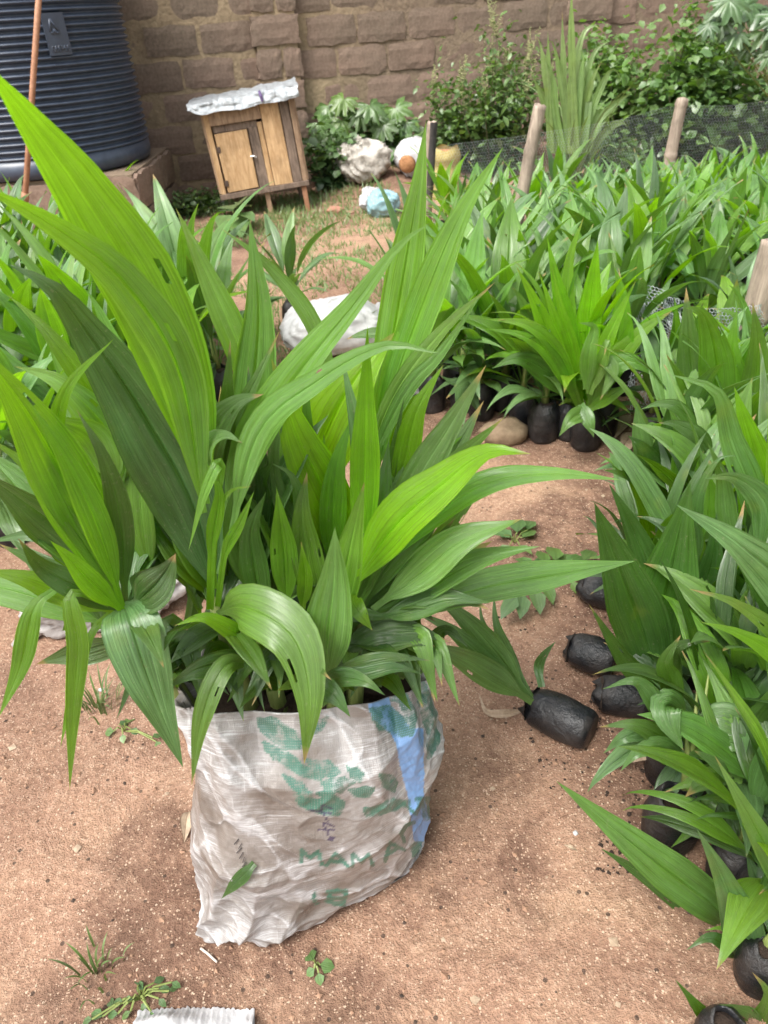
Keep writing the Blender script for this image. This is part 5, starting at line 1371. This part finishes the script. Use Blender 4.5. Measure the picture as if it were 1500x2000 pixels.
# ------------------------------------------------------------------ wall-side vegetation
def lobed_leaf(seed, R=0.16, lobes=7):
    r = random.Random(seed); vs = [(0, 0, 0)]; fs = []; rim = []
    n = lobes * 8
    for k in range(n + 1):
        a = -2.5 + 5.0 * k / n
        ph_ = (k / n) * lobes; q = abs((ph_ % 1) - 0.5) * 2   # 0 at lobe middle... 1 between
        main = 1 - 0.25 * abs(a) / 2.5
        rr = R * main * (0.58 + 0.42 * (1 - q) ** 0.8) * (1 + 0.10 * math.sin(k * 2.7))
        rim.append((rr, a))
    m1 = []
    for rr, a in rim:
        x, y = rr * math.cos(a), rr * math.sin(a)
        vs.append((x * .5, y * .5, 0.012 * math.cos(a * 7))); vs.append((x, y, -0.32 * rr * rr / R + 0.01 * r.uniform(-1, 1)))
    for k in range(n):
        a, b = 1 + 2 * k, 3 + 2 * k
        fs.append((0, a, b)); fs.append((a, a + 1, b + 1, b))
    uv = [(v[0] * 6, 0.5 + v[1] * 2) for v in vs]
    return mesh('leaf', vs, fs, True, uv)
LOB = [lobed_leaf(k, .16, random.choice([7, 7, 9])) for k in range(4)]
def facing_rot(nrm, spin):
    q = Vector(nrm).normalized().to_track_quat('Z', 'Y')
    return (q.to_matrix() @ Matrix.Rotation(spin, 3, 'Z')).to_euler()
def lobed_plant(name, label, base, leaves, Y, tone, bloom_sheen, R_=0.16):
    o = thing(name, label, 'plant', base); b = np.array(base, float)
    for k, (px, py, rp) in enumerate(leaves):
        p = PY(px, py, Y + random.uniform(-.18, .12)); s_ = rp * pix(p)[2] / F / R_
        n_ = (random.uniform(-.4, .4), -0.75 + random.uniform(-.25, .25), 0.75)
        l = add('leaf', LOB[k % 4], M['weed'], o, tuple(p - b), facing_rot(n_, random.uniform(-2.4, -0.8)), color=(tone + random.uniform(-.2, .25), bloom_sheen, random.random(), 1)); l.scale = (s_,) * 3
        mid_ = (p - b) * .6 + np.array([0, .05, .02])
        MB().tube([np.array([random.uniform(-.03, .03), 0, .0]), mid_, p - b], [.008, .005, .003], 5).build('stalk', M['stem'], o, sm=True)
    return o
lobed_plant('papaya_sapling', 'cluster of young papaya plants with deeply lobed leaves behind the rubbish', G(700, 345),
  [(640, 207, 44), (672, 193, 40), (722, 206, 40), (668, 236, 34), (652, 262, 36), (702, 222, 36), (772, 212, 42), (748, 246, 38), (792, 240, 36), (640, 296, 30), (690, 262, 34), (668, 286, 26), (806, 268, 32), (752, 272, 34), (722, 290, 30), (775, 292, 28), (830, 250, 30), (622, 240, 34), (735, 230, 36), (616, 275, 30), (640, 330, 26)], 7.45, .35, .2)
lobed_plant('papaya_tree', 'dark lobed tree leaves hanging into the top corner of the picture', G(1620, 330),
  [(1408, 36, 46), (1452, 12, 52), (1492, 62, 48), (1440, 66, 40), (1482, 16, 56), (1506, 100, 44), (1384, 50, 30), (1462, 92, 32), (1425, 0, 50), (1530, 30, 60), (1540, 90, 50)], 6.3, .0, .25)

def ovate(n, size, ratio, seed, drop=0.3):
    """n leaves centred at origin list -> arrays for one leaf template"""
    t = np.array([(0, 0, 0), (-.5 * ratio, .35, .05), (0, .4, -.03), (.5 * ratio, .35, .05), (-.36 * ratio, .7, 0.0), (0, .75, -.06), (.36 * ratio, .7, 0), (0, 1, -.16)], float) * size
    f = [(0, 2, 1), (0, 3, 2), (1, 2, 5, 4), (2, 3, 6, 5), (4, 5, 7), (5, 6, 7)]
    return t, f
def rand_rot(r, updown=0.5):
    az = r.uniform(0, 6.283); pitch = r.uniform(-0.9, 0.5) * 1.0; roll = r.uniform(-.7, .7)
    return np.array((Matrix.Rotation(az, 3, 'Z') @ Matrix.Rotation(pitch, 3, 'X') @ Matrix.Rotation(roll, 3, 'Y')))
def bush(name, label, base, rx, ry, hgt, n, size, ratio, tone, bloom_sheen, seed, cat='bush', nst=12, spike=0, mat='weed', zlow=0.05, group=None, parts=True):
    r = random.Random(seed); o = thing(name, label, cat, base, group=group)
    t, f = ovate(1, 1, ratio, seed)
    stems = []
    for k in range(nst):
        a = r.uniform(0, 6.283); q = math.sqrt(r.random()); hh = hgt * r.uniform(.6, 1.08) * (1.1 - .45 * q)
        tip = np.array([math.cos(a) * q * rx, math.sin(a) * q * ry, hh]); b0 = np.array([tip[0] * .25, tip[1] * .25, 0])
        m_ = (b0 + tip) / 2 + np.array([tip[0] * .22, tip[1] * .22, hgt * .06])
        stems.append(catmull([b0, m_, tip], 9))
    mb = MB()
    for s_ in stems: mb.tube(s_, np.linspace(.008, .002, 9), 5, False)
    mb.build('stems', M['woody'], o, sm=True)
    fol = [MB(), MB(), MB()]; uvl = [[], [], []]
    for k in range(n):
        s_ = r.choice(stems); u = r.random() ** .7; p = s_[min(8, int(u * 8.99))] + np.array([r.gauss(0, .16) * rx, r.gauss(0, .16) * ry, r.gauss(0, .07) * hgt])
        p[2] = max(p[2], zlow)
        sz = size * r.uniform(.55, 1.25) * (1.0 if u < .8 else .7)
        q = t * sz @ rand_rot(r).T + p
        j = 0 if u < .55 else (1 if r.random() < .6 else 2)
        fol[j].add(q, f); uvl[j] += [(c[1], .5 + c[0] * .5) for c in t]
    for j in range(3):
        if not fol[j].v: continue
        add('foliage', mesh('foliage', fol[j].v, fol[j].f, True, uvl[j]), M[mat], o, color=(min(1, max(0, tone + (-.15, .05, .3)[j])), bloom_sheen * (1 + .3 * j), r.random(), 1))
    if spike:
        mb = MB()
        for k in range(spike):
            s_ = r.choice(stems); p = s_[-1]; d = np.array([r.uniform(-.3, .3), r.uniform(-.3, .3), 1]); L_ = r.uniform(.12, .28)
            for c_ in range(int(L_ * 90)):
                q = p + d * L_ * c_ / (L_ * 90); w_ = 0.012 * (1 - .6 * c_ / (L_ * 90))
                mb.tube([q + np.array([r.gauss(0, w_), r.gauss(0, w_), 0]), q + np.array([r.gauss(0, w_ * 1.6), r.gauss(0, w_ * 1.6), .008])], .0035, 4)
        mb.build('seed_spikes', M['seedspike'], o, kind='stuff')
    return o
M['seedspike'] = simple('seed_spike', (0.20, 0.22, 0.09), (0.36, 0.36, 0.18), 30, 0.8)
W_ = lambda px, py, Y: tuple(np.r_[PY(px, py, Y)[:2], [float(gh(*PY(px, py, Y)[:2]))]])
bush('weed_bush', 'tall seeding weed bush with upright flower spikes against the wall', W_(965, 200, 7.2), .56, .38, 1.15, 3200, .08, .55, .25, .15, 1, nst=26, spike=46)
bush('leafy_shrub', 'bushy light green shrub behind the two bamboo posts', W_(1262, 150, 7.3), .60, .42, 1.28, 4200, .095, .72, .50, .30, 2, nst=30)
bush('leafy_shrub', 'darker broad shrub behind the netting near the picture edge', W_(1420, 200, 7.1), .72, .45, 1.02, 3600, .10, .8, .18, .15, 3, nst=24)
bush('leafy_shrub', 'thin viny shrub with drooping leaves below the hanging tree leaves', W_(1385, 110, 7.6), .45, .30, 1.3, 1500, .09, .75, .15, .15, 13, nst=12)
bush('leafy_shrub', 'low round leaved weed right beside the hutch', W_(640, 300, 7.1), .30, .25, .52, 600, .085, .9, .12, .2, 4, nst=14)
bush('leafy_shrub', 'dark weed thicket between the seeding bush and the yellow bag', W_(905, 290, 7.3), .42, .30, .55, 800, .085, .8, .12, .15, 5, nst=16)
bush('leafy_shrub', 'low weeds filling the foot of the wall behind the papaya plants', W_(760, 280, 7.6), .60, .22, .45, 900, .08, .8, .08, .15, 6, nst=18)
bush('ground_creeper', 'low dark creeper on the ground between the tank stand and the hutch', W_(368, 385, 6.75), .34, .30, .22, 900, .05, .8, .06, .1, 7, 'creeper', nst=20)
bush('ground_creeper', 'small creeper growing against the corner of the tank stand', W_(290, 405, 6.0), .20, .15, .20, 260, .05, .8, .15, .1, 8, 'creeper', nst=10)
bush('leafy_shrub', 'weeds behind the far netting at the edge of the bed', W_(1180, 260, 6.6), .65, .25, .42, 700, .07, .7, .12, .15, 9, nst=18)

def grass_clump(name, label, base, n, hgt, spread, width, tone, bloom_sheen, seed, blade='blade'):
    r = random.Random(seed); o = thing(name, label, 'grass clump', base)
    for k in range(n):
        a = r.uniform(0, 6.283); el = math.radians(r.uniform(80, 90)); ln = hgt * r.uniform(.6, 1.2)
        me_ = generic_leaf(a, el, ln, width * r.uniform(.7, 1.3), r.uniform(.5, 2.3), seed=seed * 77 + k, tipcurl=r.choice([0, .5, 1.5]), pet=.0, z0=0, r0=r.uniform(0, spread), fold=.5, nl=14, nt_=2, petw=.004)
        add(blade, me_, M['grass'], o, color=(min(1, tone + r.uniform(-.2, .2)), min(.9, max(0, bloom_sheen + r.uniform(-.2, .2))), r.random(), 1))
    return o
tg = grass_clump('tall_grass', 'tall arching guinea grass clump behind the leaning bamboo post', W_(1118, 280, 6.3), 26, 1.0, .15, .022, .5, .5, 21)
tgo = np.array(tg.location); r = random.Random(3)
for q in ([(1075, 300), (1072, 200), (1070, 58)], [(1090, 300), (1070, 170), (1055, 85), (1044, 74)], [(1110, 300), (1120, 173), (1136, 75), (1160, 50), (1182, 66)], [(1105, 300), (1113, 200), (1118, 135), (1100, 150), (1085, 184)], [(1130, 300), (1128, 180), (1134, 130), (1150, 165), (1156, 205)], [(1140, 300), (1150, 190), (1156, 138), (1170, 155), (1182, 186)], [(1130, 300), (1165, 190), (1190, 140), (1203, 138), (1213, 156)], [(1120, 300), (1140, 180), (1160, 105), (1192, 78)], [(1115, 300), (1116, 210), (1115, 150), (1113, 240)], [(1145, 300), (1170, 235), (1200, 205), (1240, 175)], [(1150, 300), (1165, 240), (1190, 222), (1198, 240)], [(1100, 300), (1085, 220), (1080, 150), (1068, 120)], [(1125, 300), (1130, 200), (1140, 110), (1128, 100)], [(1135, 300), (1160, 230), (1180, 225), (1195, 260)], [(1120, 300), (1105, 200), (1100, 90), (1098, 20)], [(1125, 300), (1118, 150), (1116, 20), (1118, -40)], [(1108, 300), (1090, 240), (1086, 215), (1086, 290)], [(1140, 300), (1148, 225), (1150, 200), (1146, 290)], [(1095, 300), (1078, 240), (1060, 190), (1036, 140)], [(1150, 300), (1190, 250), (1215, 240), (1228, 250)], [(1128, 300), (1140, 220), (1155, 160), (1175, 120)], [(1112, 300), (1100, 180), (1082, 90), (1070, 82)]):
    Yb = 6.25 + r.uniform(-.12, .12)
    me_ = tracked_leaf([(x, y, Yb) for x, y in q], r.uniform(10, 17), tw=(r.uniform(-30, 30), r.uniform(-40, 40)), seed=r.randint(0, 9999), origin=tgo, pet=.0, peak=.6, fold=.35)
    add('blade', me_, M['grass'], tg, color=(r.uniform(.6, 1), r.uniform(.3, .75), r.random(), 1))

def weed(name, label, base, leaves, tone, bloom_sheen, sizep=1.0, lift=.03, ratio=.55, cat='weed'):
    """leaves: (px, py, length px, direction deg in picture) lying a little above ground"""
    o = thing(name, label, cat, base); b = np.array(base, float)
    t, f = ovate(1, 1, ratio, 0)
    uv = [(c[1], .5 + c[0] * .5) for c in t]
    for k, (px, py, lp, dg) in enumerate(leaves):
        z_ = b[2] + lift * random.uniform(.4, 1.3); p = PZ(px, py, z_); q = PZ(px + lp * math.cos(math.radians(dg)), py - lp * math.sin(math.radians(dg)), z_ - .008)
        d = q - p; L_ = np.linalg.norm(d); d /= L_; n_ = np.array([random.uniform(-.25, .25), random.uniform(-.45, .0), 1]); s_ = np.cross(d, n_); s_ /= np.linalg.norm(s_); n_ = np.cross(s_, d)
        V = p - b + (np.outer(t[:, 0], s_) + np.outer(t[:, 1], d) + np.outer(t[:, 2], n_)) * L_
        add('leaf', mesh('leaf', V, f, True, uv), M['weed'], o, color=(min(1, max(0, tone + random.uniform(-.15, .15))), bloom_sheen, random.random(), 1))
        MB().tube([np.array([0, 0, -.004]), (p - b) * .5 + np.array([0, 0, .012]), p - b], .0018, 4).build('stalk', M['stem'], o)
    return o
weed('leafy_weed', 'compound leaved green weed on the sand beyond the fallen seedling', G(1085, 1140), [(1040, 1105, 40, 150), (1035, 1120, 45, 170), (1030, 1150, 46, 200), (1010, 1165, 50, 230), (1022, 1160, 44, 265), (1045, 1150, 46, 285), (1060, 1135, 46, 300), (1020, 1125, 40, 140), (1090, 1110, 44, 60), (1105, 1105, 48, 30), (1110, 1120, 46, 350), (1115, 1135, 40, 310), (1085, 1095, 36, 100), (1070, 1110, 36, 130), (1060, 1100, 30, 90), (1130, 1110, 40, 10), (1140, 1095, 34, 50)], .28, .25, lift=.05)
weed('leafy_weed', 'small leafy weed growing on the sand under the sack seedlings', G(1005, 1060), [(1000, 1050, 34, 150), (1010, 1040, 34, 90), (1020, 1050, 34, 40), (1015, 1065, 30, 330), (995, 1065, 30, 210), (1030, 1035, 26, 70), (985, 1045, 26, 170)], .25, .3, lift=.04)
weed('leafy_weed', 'round leaved sprout alone on the sand in front of the sack', G(618, 1886), [(612, 1876, 24, 120), (625, 1884, 30, 350), (614, 1892, 22, 220), (622, 1900, 26, 280)], .30, .25, lift=.015, ratio=.9)
weed('leafy_weed', 'creeping weed with dusty leaves at the bottom near the white sack', G(275, 1950), [(300, 1920, 26, 30), (335, 1918, 22, 330), (310, 1930, 26, 350), (280, 1935, 23, 130), (260, 1950, 26, 200), (240, 1960, 22, 170), (285, 1955, 26, 250), (255, 1975, 26, 220), (230, 1980, 23, 190), (200, 1985, 26, 160), (310, 1950, 23, 310), (270, 1925, 19, 90), (220, 1965, 19, 120), (180, 1990, 23, 200), (330, 1935, 19, 20), (295, 1975, 19, 280)], .12, .25, lift=.012, ratio=.6)
weed('leafy_weed', 'tiny low weed on the sand under the drooping leaf tips', G(240, 1420), [(232, 1416, 22, 20), (250, 1412, 18, 60), (222, 1428, 20, 190), (256, 1424, 18, 330), (240, 1434, 18, 270), (298, 1440, 18, 20), (305, 1448, 16, 300)], .25, .2, lift=.012, ratio=.8)
weed('leafy_weed', 'pale broad leaved weed growing in front of the hutch legs', G(462, 440), [(455, 412, 26, 160), (462, 405, 30, 20), (450, 420, 28, 230), (462, 418, 28, 280), (470, 415, 28, 340), (456, 408, 20, 90)], .35, .45, lift=.16, ratio=.6)
grass_clump('grass_tuft', 'small sparse grass tuft on the sand to the side of the sack', G(195, 1385), 34, .09, .05, .004, .3, .2, 31)
grass_clump('grass_tuft', 'thin grass tuft at the edge of the creeping weed', G(190, 1905), 20, .07, .05, .004, .35, .2, 32)

# ------------------------------------------------------------------ other sacks and rubbish
def lump(name, label, cat, c, L, Wd, Hh, rz, mat, seed, rough=.25, flat=.5, group=None, pinch=.4, n=(72, 40), parent_parts=None):
    nu_, nv_ = n; vs = []; fs = []
    for j in range(nv_ + 1):
        b_ = -math.pi / 2 + math.pi * j / nv_
        for i in range(nu_):
            a = 2 * math.pi * i / nu_
            cx = math.cos(b_) ** .7 * math.copysign(abs(math.cos(a)) ** .7, math.cos(a)); cy = math.cos(b_) ** .7 * math.copysign(abs(math.sin(a)) ** .7, math.sin(a)); cz = math.copysign(abs(math.sin(b_)) ** .8, math.sin(b_))
            cz *= 1 - pinch * abs(cx) ** 3
            d = 1 + rough * fbm(a * 1.1 + seed, b_ * 1.4, seed, 3) * 1.7 + rough * .35 * (ridge(np.float64(a * 2.1 + b_ * 1.7 + vnoise(a * 2, b_ * 2, seed) * 1.5)) - .5)
            d += rough * .18 * float((1 - abs(2 * vnoise(a * 2.2 + b_ * 1.5, b_ * 3 - a, seed + 3) - 1)) ** 6) + rough * .12 * float((1 - abs(2 * vnoise(a * 5 - b_ * 3, b_ * 6 + a * 2, seed + 5) - 1)) ** 6)
            # wrap seam
            w_ = smooth(0, .5, min(a, 6.2832 - a)); d = 1 + (d - 1) * float(w_)
            vs.append((L / 2 * cx * d, Wd / 2 * cy * d, max(Hh / 2 * (cz * d + 1), 0.0)))
    for j in range(nv_):
        for i in range(nu_):
            i2_ = (i + 1) % nu_; fs.append((j * nu_ + i, j * nu_ + i2_, (j + 1) * nu_ + i2_, (j + 1) * nu_ + i))
    o = thing(name, label, cat, c, (0, 0, rz), group)
    add('cloth', mesh(name, vs, fs, True), M[mat], o)
    return o
sg = 'other woven sacks lying about'
g_ = G(655, 700)
o = lump('woven_sack', 'full white sack lying on the ground behind the seedlings', 'sack', g_ + np.array([0, .12, -.01]), .50, .36, .24, .15, 'white_sack', 3, .16, group=sg)
add('tied_neck', MB().tube([(.23, 0, .14), (.30, .02, .12), (.36, .03, .16)], [.06, .025, .045], 10).build('tied_neck', M['white_sack'], o, sm=True).data, M['white_sack'], o) if False else MB().tube([(.22, 0, .14), (.30, .02, .12), (.36, .03, .15)], [.07, .028, .05], 12).build('tied_neck', M['white_sack'], o, sm=True)
g_ = G(760, 775)
o = lump('woven_sack', 'flat dusty grey sack lying by the corner of the bed', 'sack', g_ + np.array([0, .06, -.01]), .30, .26, .12, .3, 'grey_sack', 5, .4, group=sg)
MB().tube([(-.12, 0, .05), (-.18, .01, .03), (-.22, .03, .02)], [.04, .02, .03], 10).build('tied_neck', M['grey_sack'], o, sm=True)
g_ = G(190, 1215)
o = lump('woven_sack', 'dusty grey sack lying half hidden under the leaves behind the big sack', 'sack', g_ + np.array([0.05, .06, -.01]), .42, .22, .15, .25, 'grey_sack', 7, .35, group=sg)
MB().tube([(-.18, -.02, .06), (-.23, -.05, .03), (-.28, -.07, .012)], [.05, .025, .006], 12).build('tied_neck', M['grey_sack'], o, sm=True)
# flat white sack end with a zigzag cut edge at the bottom of the picture
nu_, nv_ = 70, 16; vs = []; fs = []
for layer in (0, 1):
    for j in range(nv_):
        for i in range(nu_):
            u, v = i / (nu_ - 1), j / (nv_ - 1)
            top_y = 1970 - 26 * math.sin(math.pi * min(1, u * .62 + .25)) - 5 * float(vnoise(i * .9, 3, 4)) - (3 if i % 3 else 0)
            px = 262 + u * 230; py = top_y + v * 190 + 14 * (1 - u) ** 2
            p = PZ(px, py, .03 + .02 * math.sin(u * 3)); p[2] = float(gh(p[0], p[1])) + .006 + (.028 + .018 * math.sin(u * 6) + .03 * float(fbm(u * 6, v * 5, 3, 3))) * layer * smooth(0, .25, v)
            vs.append(p)
for layer in (0, 1):
    b = layer * nu_ * nv_
    fs += [(b + j * nu_ + i, b + j * nu_ + i + 1, b + (j + 1) * nu_ + i + 1, b + (j + 1) * nu_ + i) for j in range(nv_ - 1) for i in range(nu_ - 1)]
o = thing('woven_sack', 'empty white sack with a zigzag cut edge at the bottom of the picture', 'sack', vs[0], group=sg)
add('cloth', mesh('flat_sack', [np.array(p) - np.array(vs[0]) for p in vs], fs, True), M['white_sack'], o)

def junk(px, py, zoff=0.0): p = PZ(px, py, .14); p[2] = float(gh(p[0], p[1])) + zoff; return p
o = lump('crumpled_sack', 'crumpled dirty white sack lying before the papaya plants', 'sack', junk(712, 348), .46, .34, .32, .3, 'old_sack', 11, .42, pinch=.2)
o = lump('crumpled_sack', 'torn white sack with orange husks showing, beside the charred post', 'sack', junk(812, 345) + np.array([0, .10, 0]), .34, .26, .30, .2, 'white_sack', 12, .22)
MB().tube([(-.10, -.13, .13), (-.11, -.155, .125)], [.075, .06], 14).build('orange_contents', M['orange_fill'], o, sm=True)
yb = PZ(868, 362, .12); yb[2] = float(gh(yb[0], yb[1]))
o = thing('yellow_bag', 'upright yellow bag filled with brown husks behind the charred post', 'bag', yb)
mb = MB(); pts = [(0, 0, z_) for z_ in np.linspace(0, .38, 14)]; mb.tube(pts, [.125 + .012 * math.sin(k * 1.3) for k in range(14)], 28, False)
mb.v = [(x * (1 + .08 * (vnoise(math.atan2(y, x) * 3, z_ * 14, 4) - .5)), y * (1 + .08 * (vnoise(math.atan2(y, x) * 3, z_ * 14, 6) - .5)), z_ + (.012 * math.sin(5 * math.atan2(y, x)) if z_ > .3 else 0)) for x, y, z_ in mb.v]
mb.build('bag_wall', M['yellow_sack'], o, sm=True)
MB().tube([(0, 0, .30), (0, 0, .345), (.0, 0, .365)], [.122, .11, .05], 20).build('brown_contents', M['orange_fill'], o, sm=True)
o = lump('plastic_bag', 'pale blue plastic bag dropped on the soil in front of the rubbish', 'bag', junk(748, 385), .26, .20, .19, .2, 'blue_bag', 14, .3, pinch=.3)
o = lump('plastic_bag', 'small crumpled whitish plastic bag leaning on the blue bag', 'bag', junk(722, 378), .20, .12, .17, 1.0, 'white_sack', 15, .45, pinch=.3)
o = lump('plastic_scrap', 'scrap of pale plastic on the dark creeper by the hutch', 'scrap', W_(392, 362, 6.9), .36, .10, .07, .1, 'grey_sack', 16, .6)
bpz = G(655, 418)
def rock(name, label, c, sx_, sy_, sz_, mat, seed, cat='stone', group=None):
    nu_, nv_ = 22, 12; vs = []; fs = []
    for j in range(nv_ + 1):
        b_ = -math.pi / 2 + math.pi * j / nv_
        for i in range(nu_):
            a = 2 * math.pi * i / nu_; d = np.array([math.cos(b_) * math.cos(a), math.cos(b_) * math.sin(a), math.sin(b_)])
            k = 1 + .30 * float(fbm(d[0] * 2 + seed, d[1] * 2 + d[2] * 1.7, seed, 3)) * 2
            vs.append((d[0] * sx_ * k, d[1] * sy_ * k, d[2] * sz_ * k + sz_ * .55))
    for j in range(nv_):
        for i in range(nu_):
            i2_ = (i + 1) % nu_; fs.append((j * nu_ + i, j * nu_ + i2_, (j + 1) * nu_ + i2_, (j + 1) * nu_ + i))
    o = add(name, mesh(name, vs, fs, True), M[mat], loc=tuple(map(float, c)))
    return tag(o, label, cat, group)
rock('stone', 'rounded brown stone lying before the bags at the bed corner', G(985, 858), .085, .06, .055, 'stone', 2)
rock('brick_piece', 'broken red brick piece on the grass in front of the hutch', bpz, .07, .05, .035, 'red_brick', 5, 'brick')
rock('pebble', 'white pebble on the sand below the drooping leaf tips', G(197, 1347), .007, .005, .005, 'white_sack', 6)
rock('pebble', 'white pebble on the sand in front of the bottom corner seedling', G(1123, 1633), .005, .005, .004, 'white_sack', 7)
rock('pebble', 'pinkish pebble by the dry leaf at the end of the path', G(1262, 918), .016, .012, .010, 'red_brick', 8)
rock('stone', 'flat grey stone by the small end seedling of the path row', G(1312, 930), .03, .02, .015, 'stone', 9)

def dry_leaf(label, pts, wpx, lift=.008, curl=.6, mat='dry'):
    P_ = [PZ(x, y, 0) for x, y in pts]; P_ = np.array([[p[0], p[1], float(gh(p[0], p[1])) + lift + .008 * math.sin(2.5 * k)] for k, p in enumerate(P_)])
    sp = catmull(P_, 16); W, N = frame_from(sp, np.tile([0, -.3, 1.0], (16, 1)), 0, 35)
    sc_ = pix(sp[8])[2] / F; o_ = sp[0].copy()
    me_ = leaf_mesh(sp - o_, W, N, wpx * sc_, 1.0, .05, .003, curl, .08, nt_=5, seed=int(pts[0][0]))
    return tag(add('dry_leaf', me_, M[mat], loc=tuple(map(float, o_))), label, 'leaf')
dry_leaf('single beige dry leaf lying on the sand against the sack', [(372, 1590), (368, 1612), (360, 1648)], 24)
dry_leaf('curled dry palm leaf on the soil where the path meets the bed', [(1240, 848), (1218, 880), (1205, 915)], 30, .015)
dry_leaf('dry brown leaf strip on the soil near the bright corner seedling', [(1232, 812), (1212, 838), (1200, 862)], 22, .015)
dry_leaf('long dry leaf sticking out beside the fallen black bag', [(1028, 1398), (985, 1410), (950, 1400), (935, 1374)], 16, .012)
dry_leaf('reddish brown dead leaf under the low seedling by the torn bag', [(1290, 1510), (1230, 1512), (1165, 1530)], 26, .05)
dry_leaf('dry leaf leaning at the foot of the bright corner seedling', [(1100, 800), (1075, 830), (1058, 862)], 14, .03)
dry_leaf('tiny curled dry leaf on the sand in front of the low seedling', [(1102, 1656), (1115, 1664), (1130, 1664)], 8, .004)

# ------------------------------------------------------------------ ground scatter nobody could count
def scatter(name, label, n, size, mat, region, seed, dens=None, flat=.7):
    r = np.random.default_rng(seed); x = r.uniform(region[0], region[1], n); y = region[2] + (region[3] - region[2]) * r.random(n) ** 1.5
    if dens is not None:
        k = vnoise(x * dens[0], y * dens[0], seed) > dens[1]; x, y = x[k], y[k]
    n = len(x); z = gh(x, y); s_ = size[0] + (size[1] - size[0]) * r.random(n) ** 3
    oc = np.array([(1, 0, 0), (0, 1, 0), (-1, 0, 0), (0, -1, 0), (0, 0, 1), (0, 0, -1)], float)
    an = r.uniform(0, 6.28, n); el = r.uniform(.6, 1.5, n)
    V = oc[None] * (1 + .4 * (r.random((n, 6, 1)) - .5)); Vx = V[:, :, 0] * np.cos(an)[:, None] - V[:, :, 1] * np.sin(an)[:, None] * el[:, None]; Vy = V[:, :, 0] * np.sin(an)[:, None] + V[:, :, 1] * np.cos(an)[:, None] * el[:, None]
    P_ = np.stack([x[:, None] + Vx * s_[:, None], y[:, None] + Vy * s_[:, None], z[:, None] + (V[:, :, 2] * flat + .3) * s_[:, None]], -1).reshape(-1, 3)
    f = np.array([(0, 1, 4), (1, 2, 4), (2, 3, 4), (3, 0, 4), (1, 0, 5), (2, 1, 5), (3, 2, 5), (0, 3, 5)])
    F_ = (np.arange(n)[:, None, None] * 6 + f[None]).reshape(-1, 3)
    me = bpy.data.meshes.new(name); me.from_pydata(P_.tolist(), [], F_.tolist())
    return tag(add(name, me, M[mat]), label, 'gravel', kind='stuff')
scatter('gravel', 'pale coarse sand grains strewn over the earth', 7000, (.0007, .0024), 'grain_light', (-1.3, 1.4, .42, 3.2), 3)
scatter('soil_crumbs', 'reddish soil crumbs strewn over the earth', 7000, (.0015, .007), 'clod', (-1.3, 1.4, .42, 3.2), 4, (5, .52))
scatter('dark_debris', 'dark charcoal and plant bits strewn over the earth', 420, (.001, .0055), 'grain_dark', (-1.2, 1.3, .42, 2.8), 5)
scatter('dark_debris', 'dark loose soil crumbs spilled along the path row', 1800, (.001, .005), 'soil', (.28, .75, .75, 1.9), 6, (7, .45))
scatter('gravel', 'small rubble and litter bits in front of the wall', 700, (.004, .03), 'clod', (-1.6, 1.4, 5.9, 7.5), 8)
scatter('leaf_litter', 'small dry leaf scraps strewn over the earth', 150, (.003, .011), 'dry', (-1.2, 1.3, .45, 3.0), 9, None, .12)
# thin grass over the far yard
r = np.random.default_rng(12); n = 30000
x = r.uniform(-2.6, 1.0, n); y = r.uniform(2.9, 7.3, n)
k = (vnoise(x * 1.7 + 3, y * 1.7, 8) * .6 + vnoise(x * 6, y * 6, 9) * .4 + .10 * smooth(4.8, 6.2, y)) > .50
x, y = x[k], y[k]; n = len(x); z = gh(x, y)
hh = r.uniform(.015, .05, n) * (1 + .8 * smooth(5.5, 6.3, y)); a = r.uniform(0, 6.28, n); lx, ly = r.normal(0, .5, n) * hh, r.normal(0, .5, n) * hh; wd = r.uniform(.0025, .006, n)
V = np.stack([np.stack([x - np.cos(a) * wd, y - np.sin(a) * wd, z - .003], -1), np.stack([x + np.cos(a) * wd, y + np.sin(a) * wd, z - .003], -1), np.stack([x + lx, y + ly, z + hh], -1)], 1).reshape(-1, 3)
me = bpy.data.meshes.new('grass'); me.from_pydata(V.tolist(), [], np.arange(n * 3).reshape(-1, 3).tolist())
tag(add('grass', me, M['grass'], color=(.5, .45, .5, 1)), 'thin short grass growing in patches over the far yard', 'grass', kind='stuff')
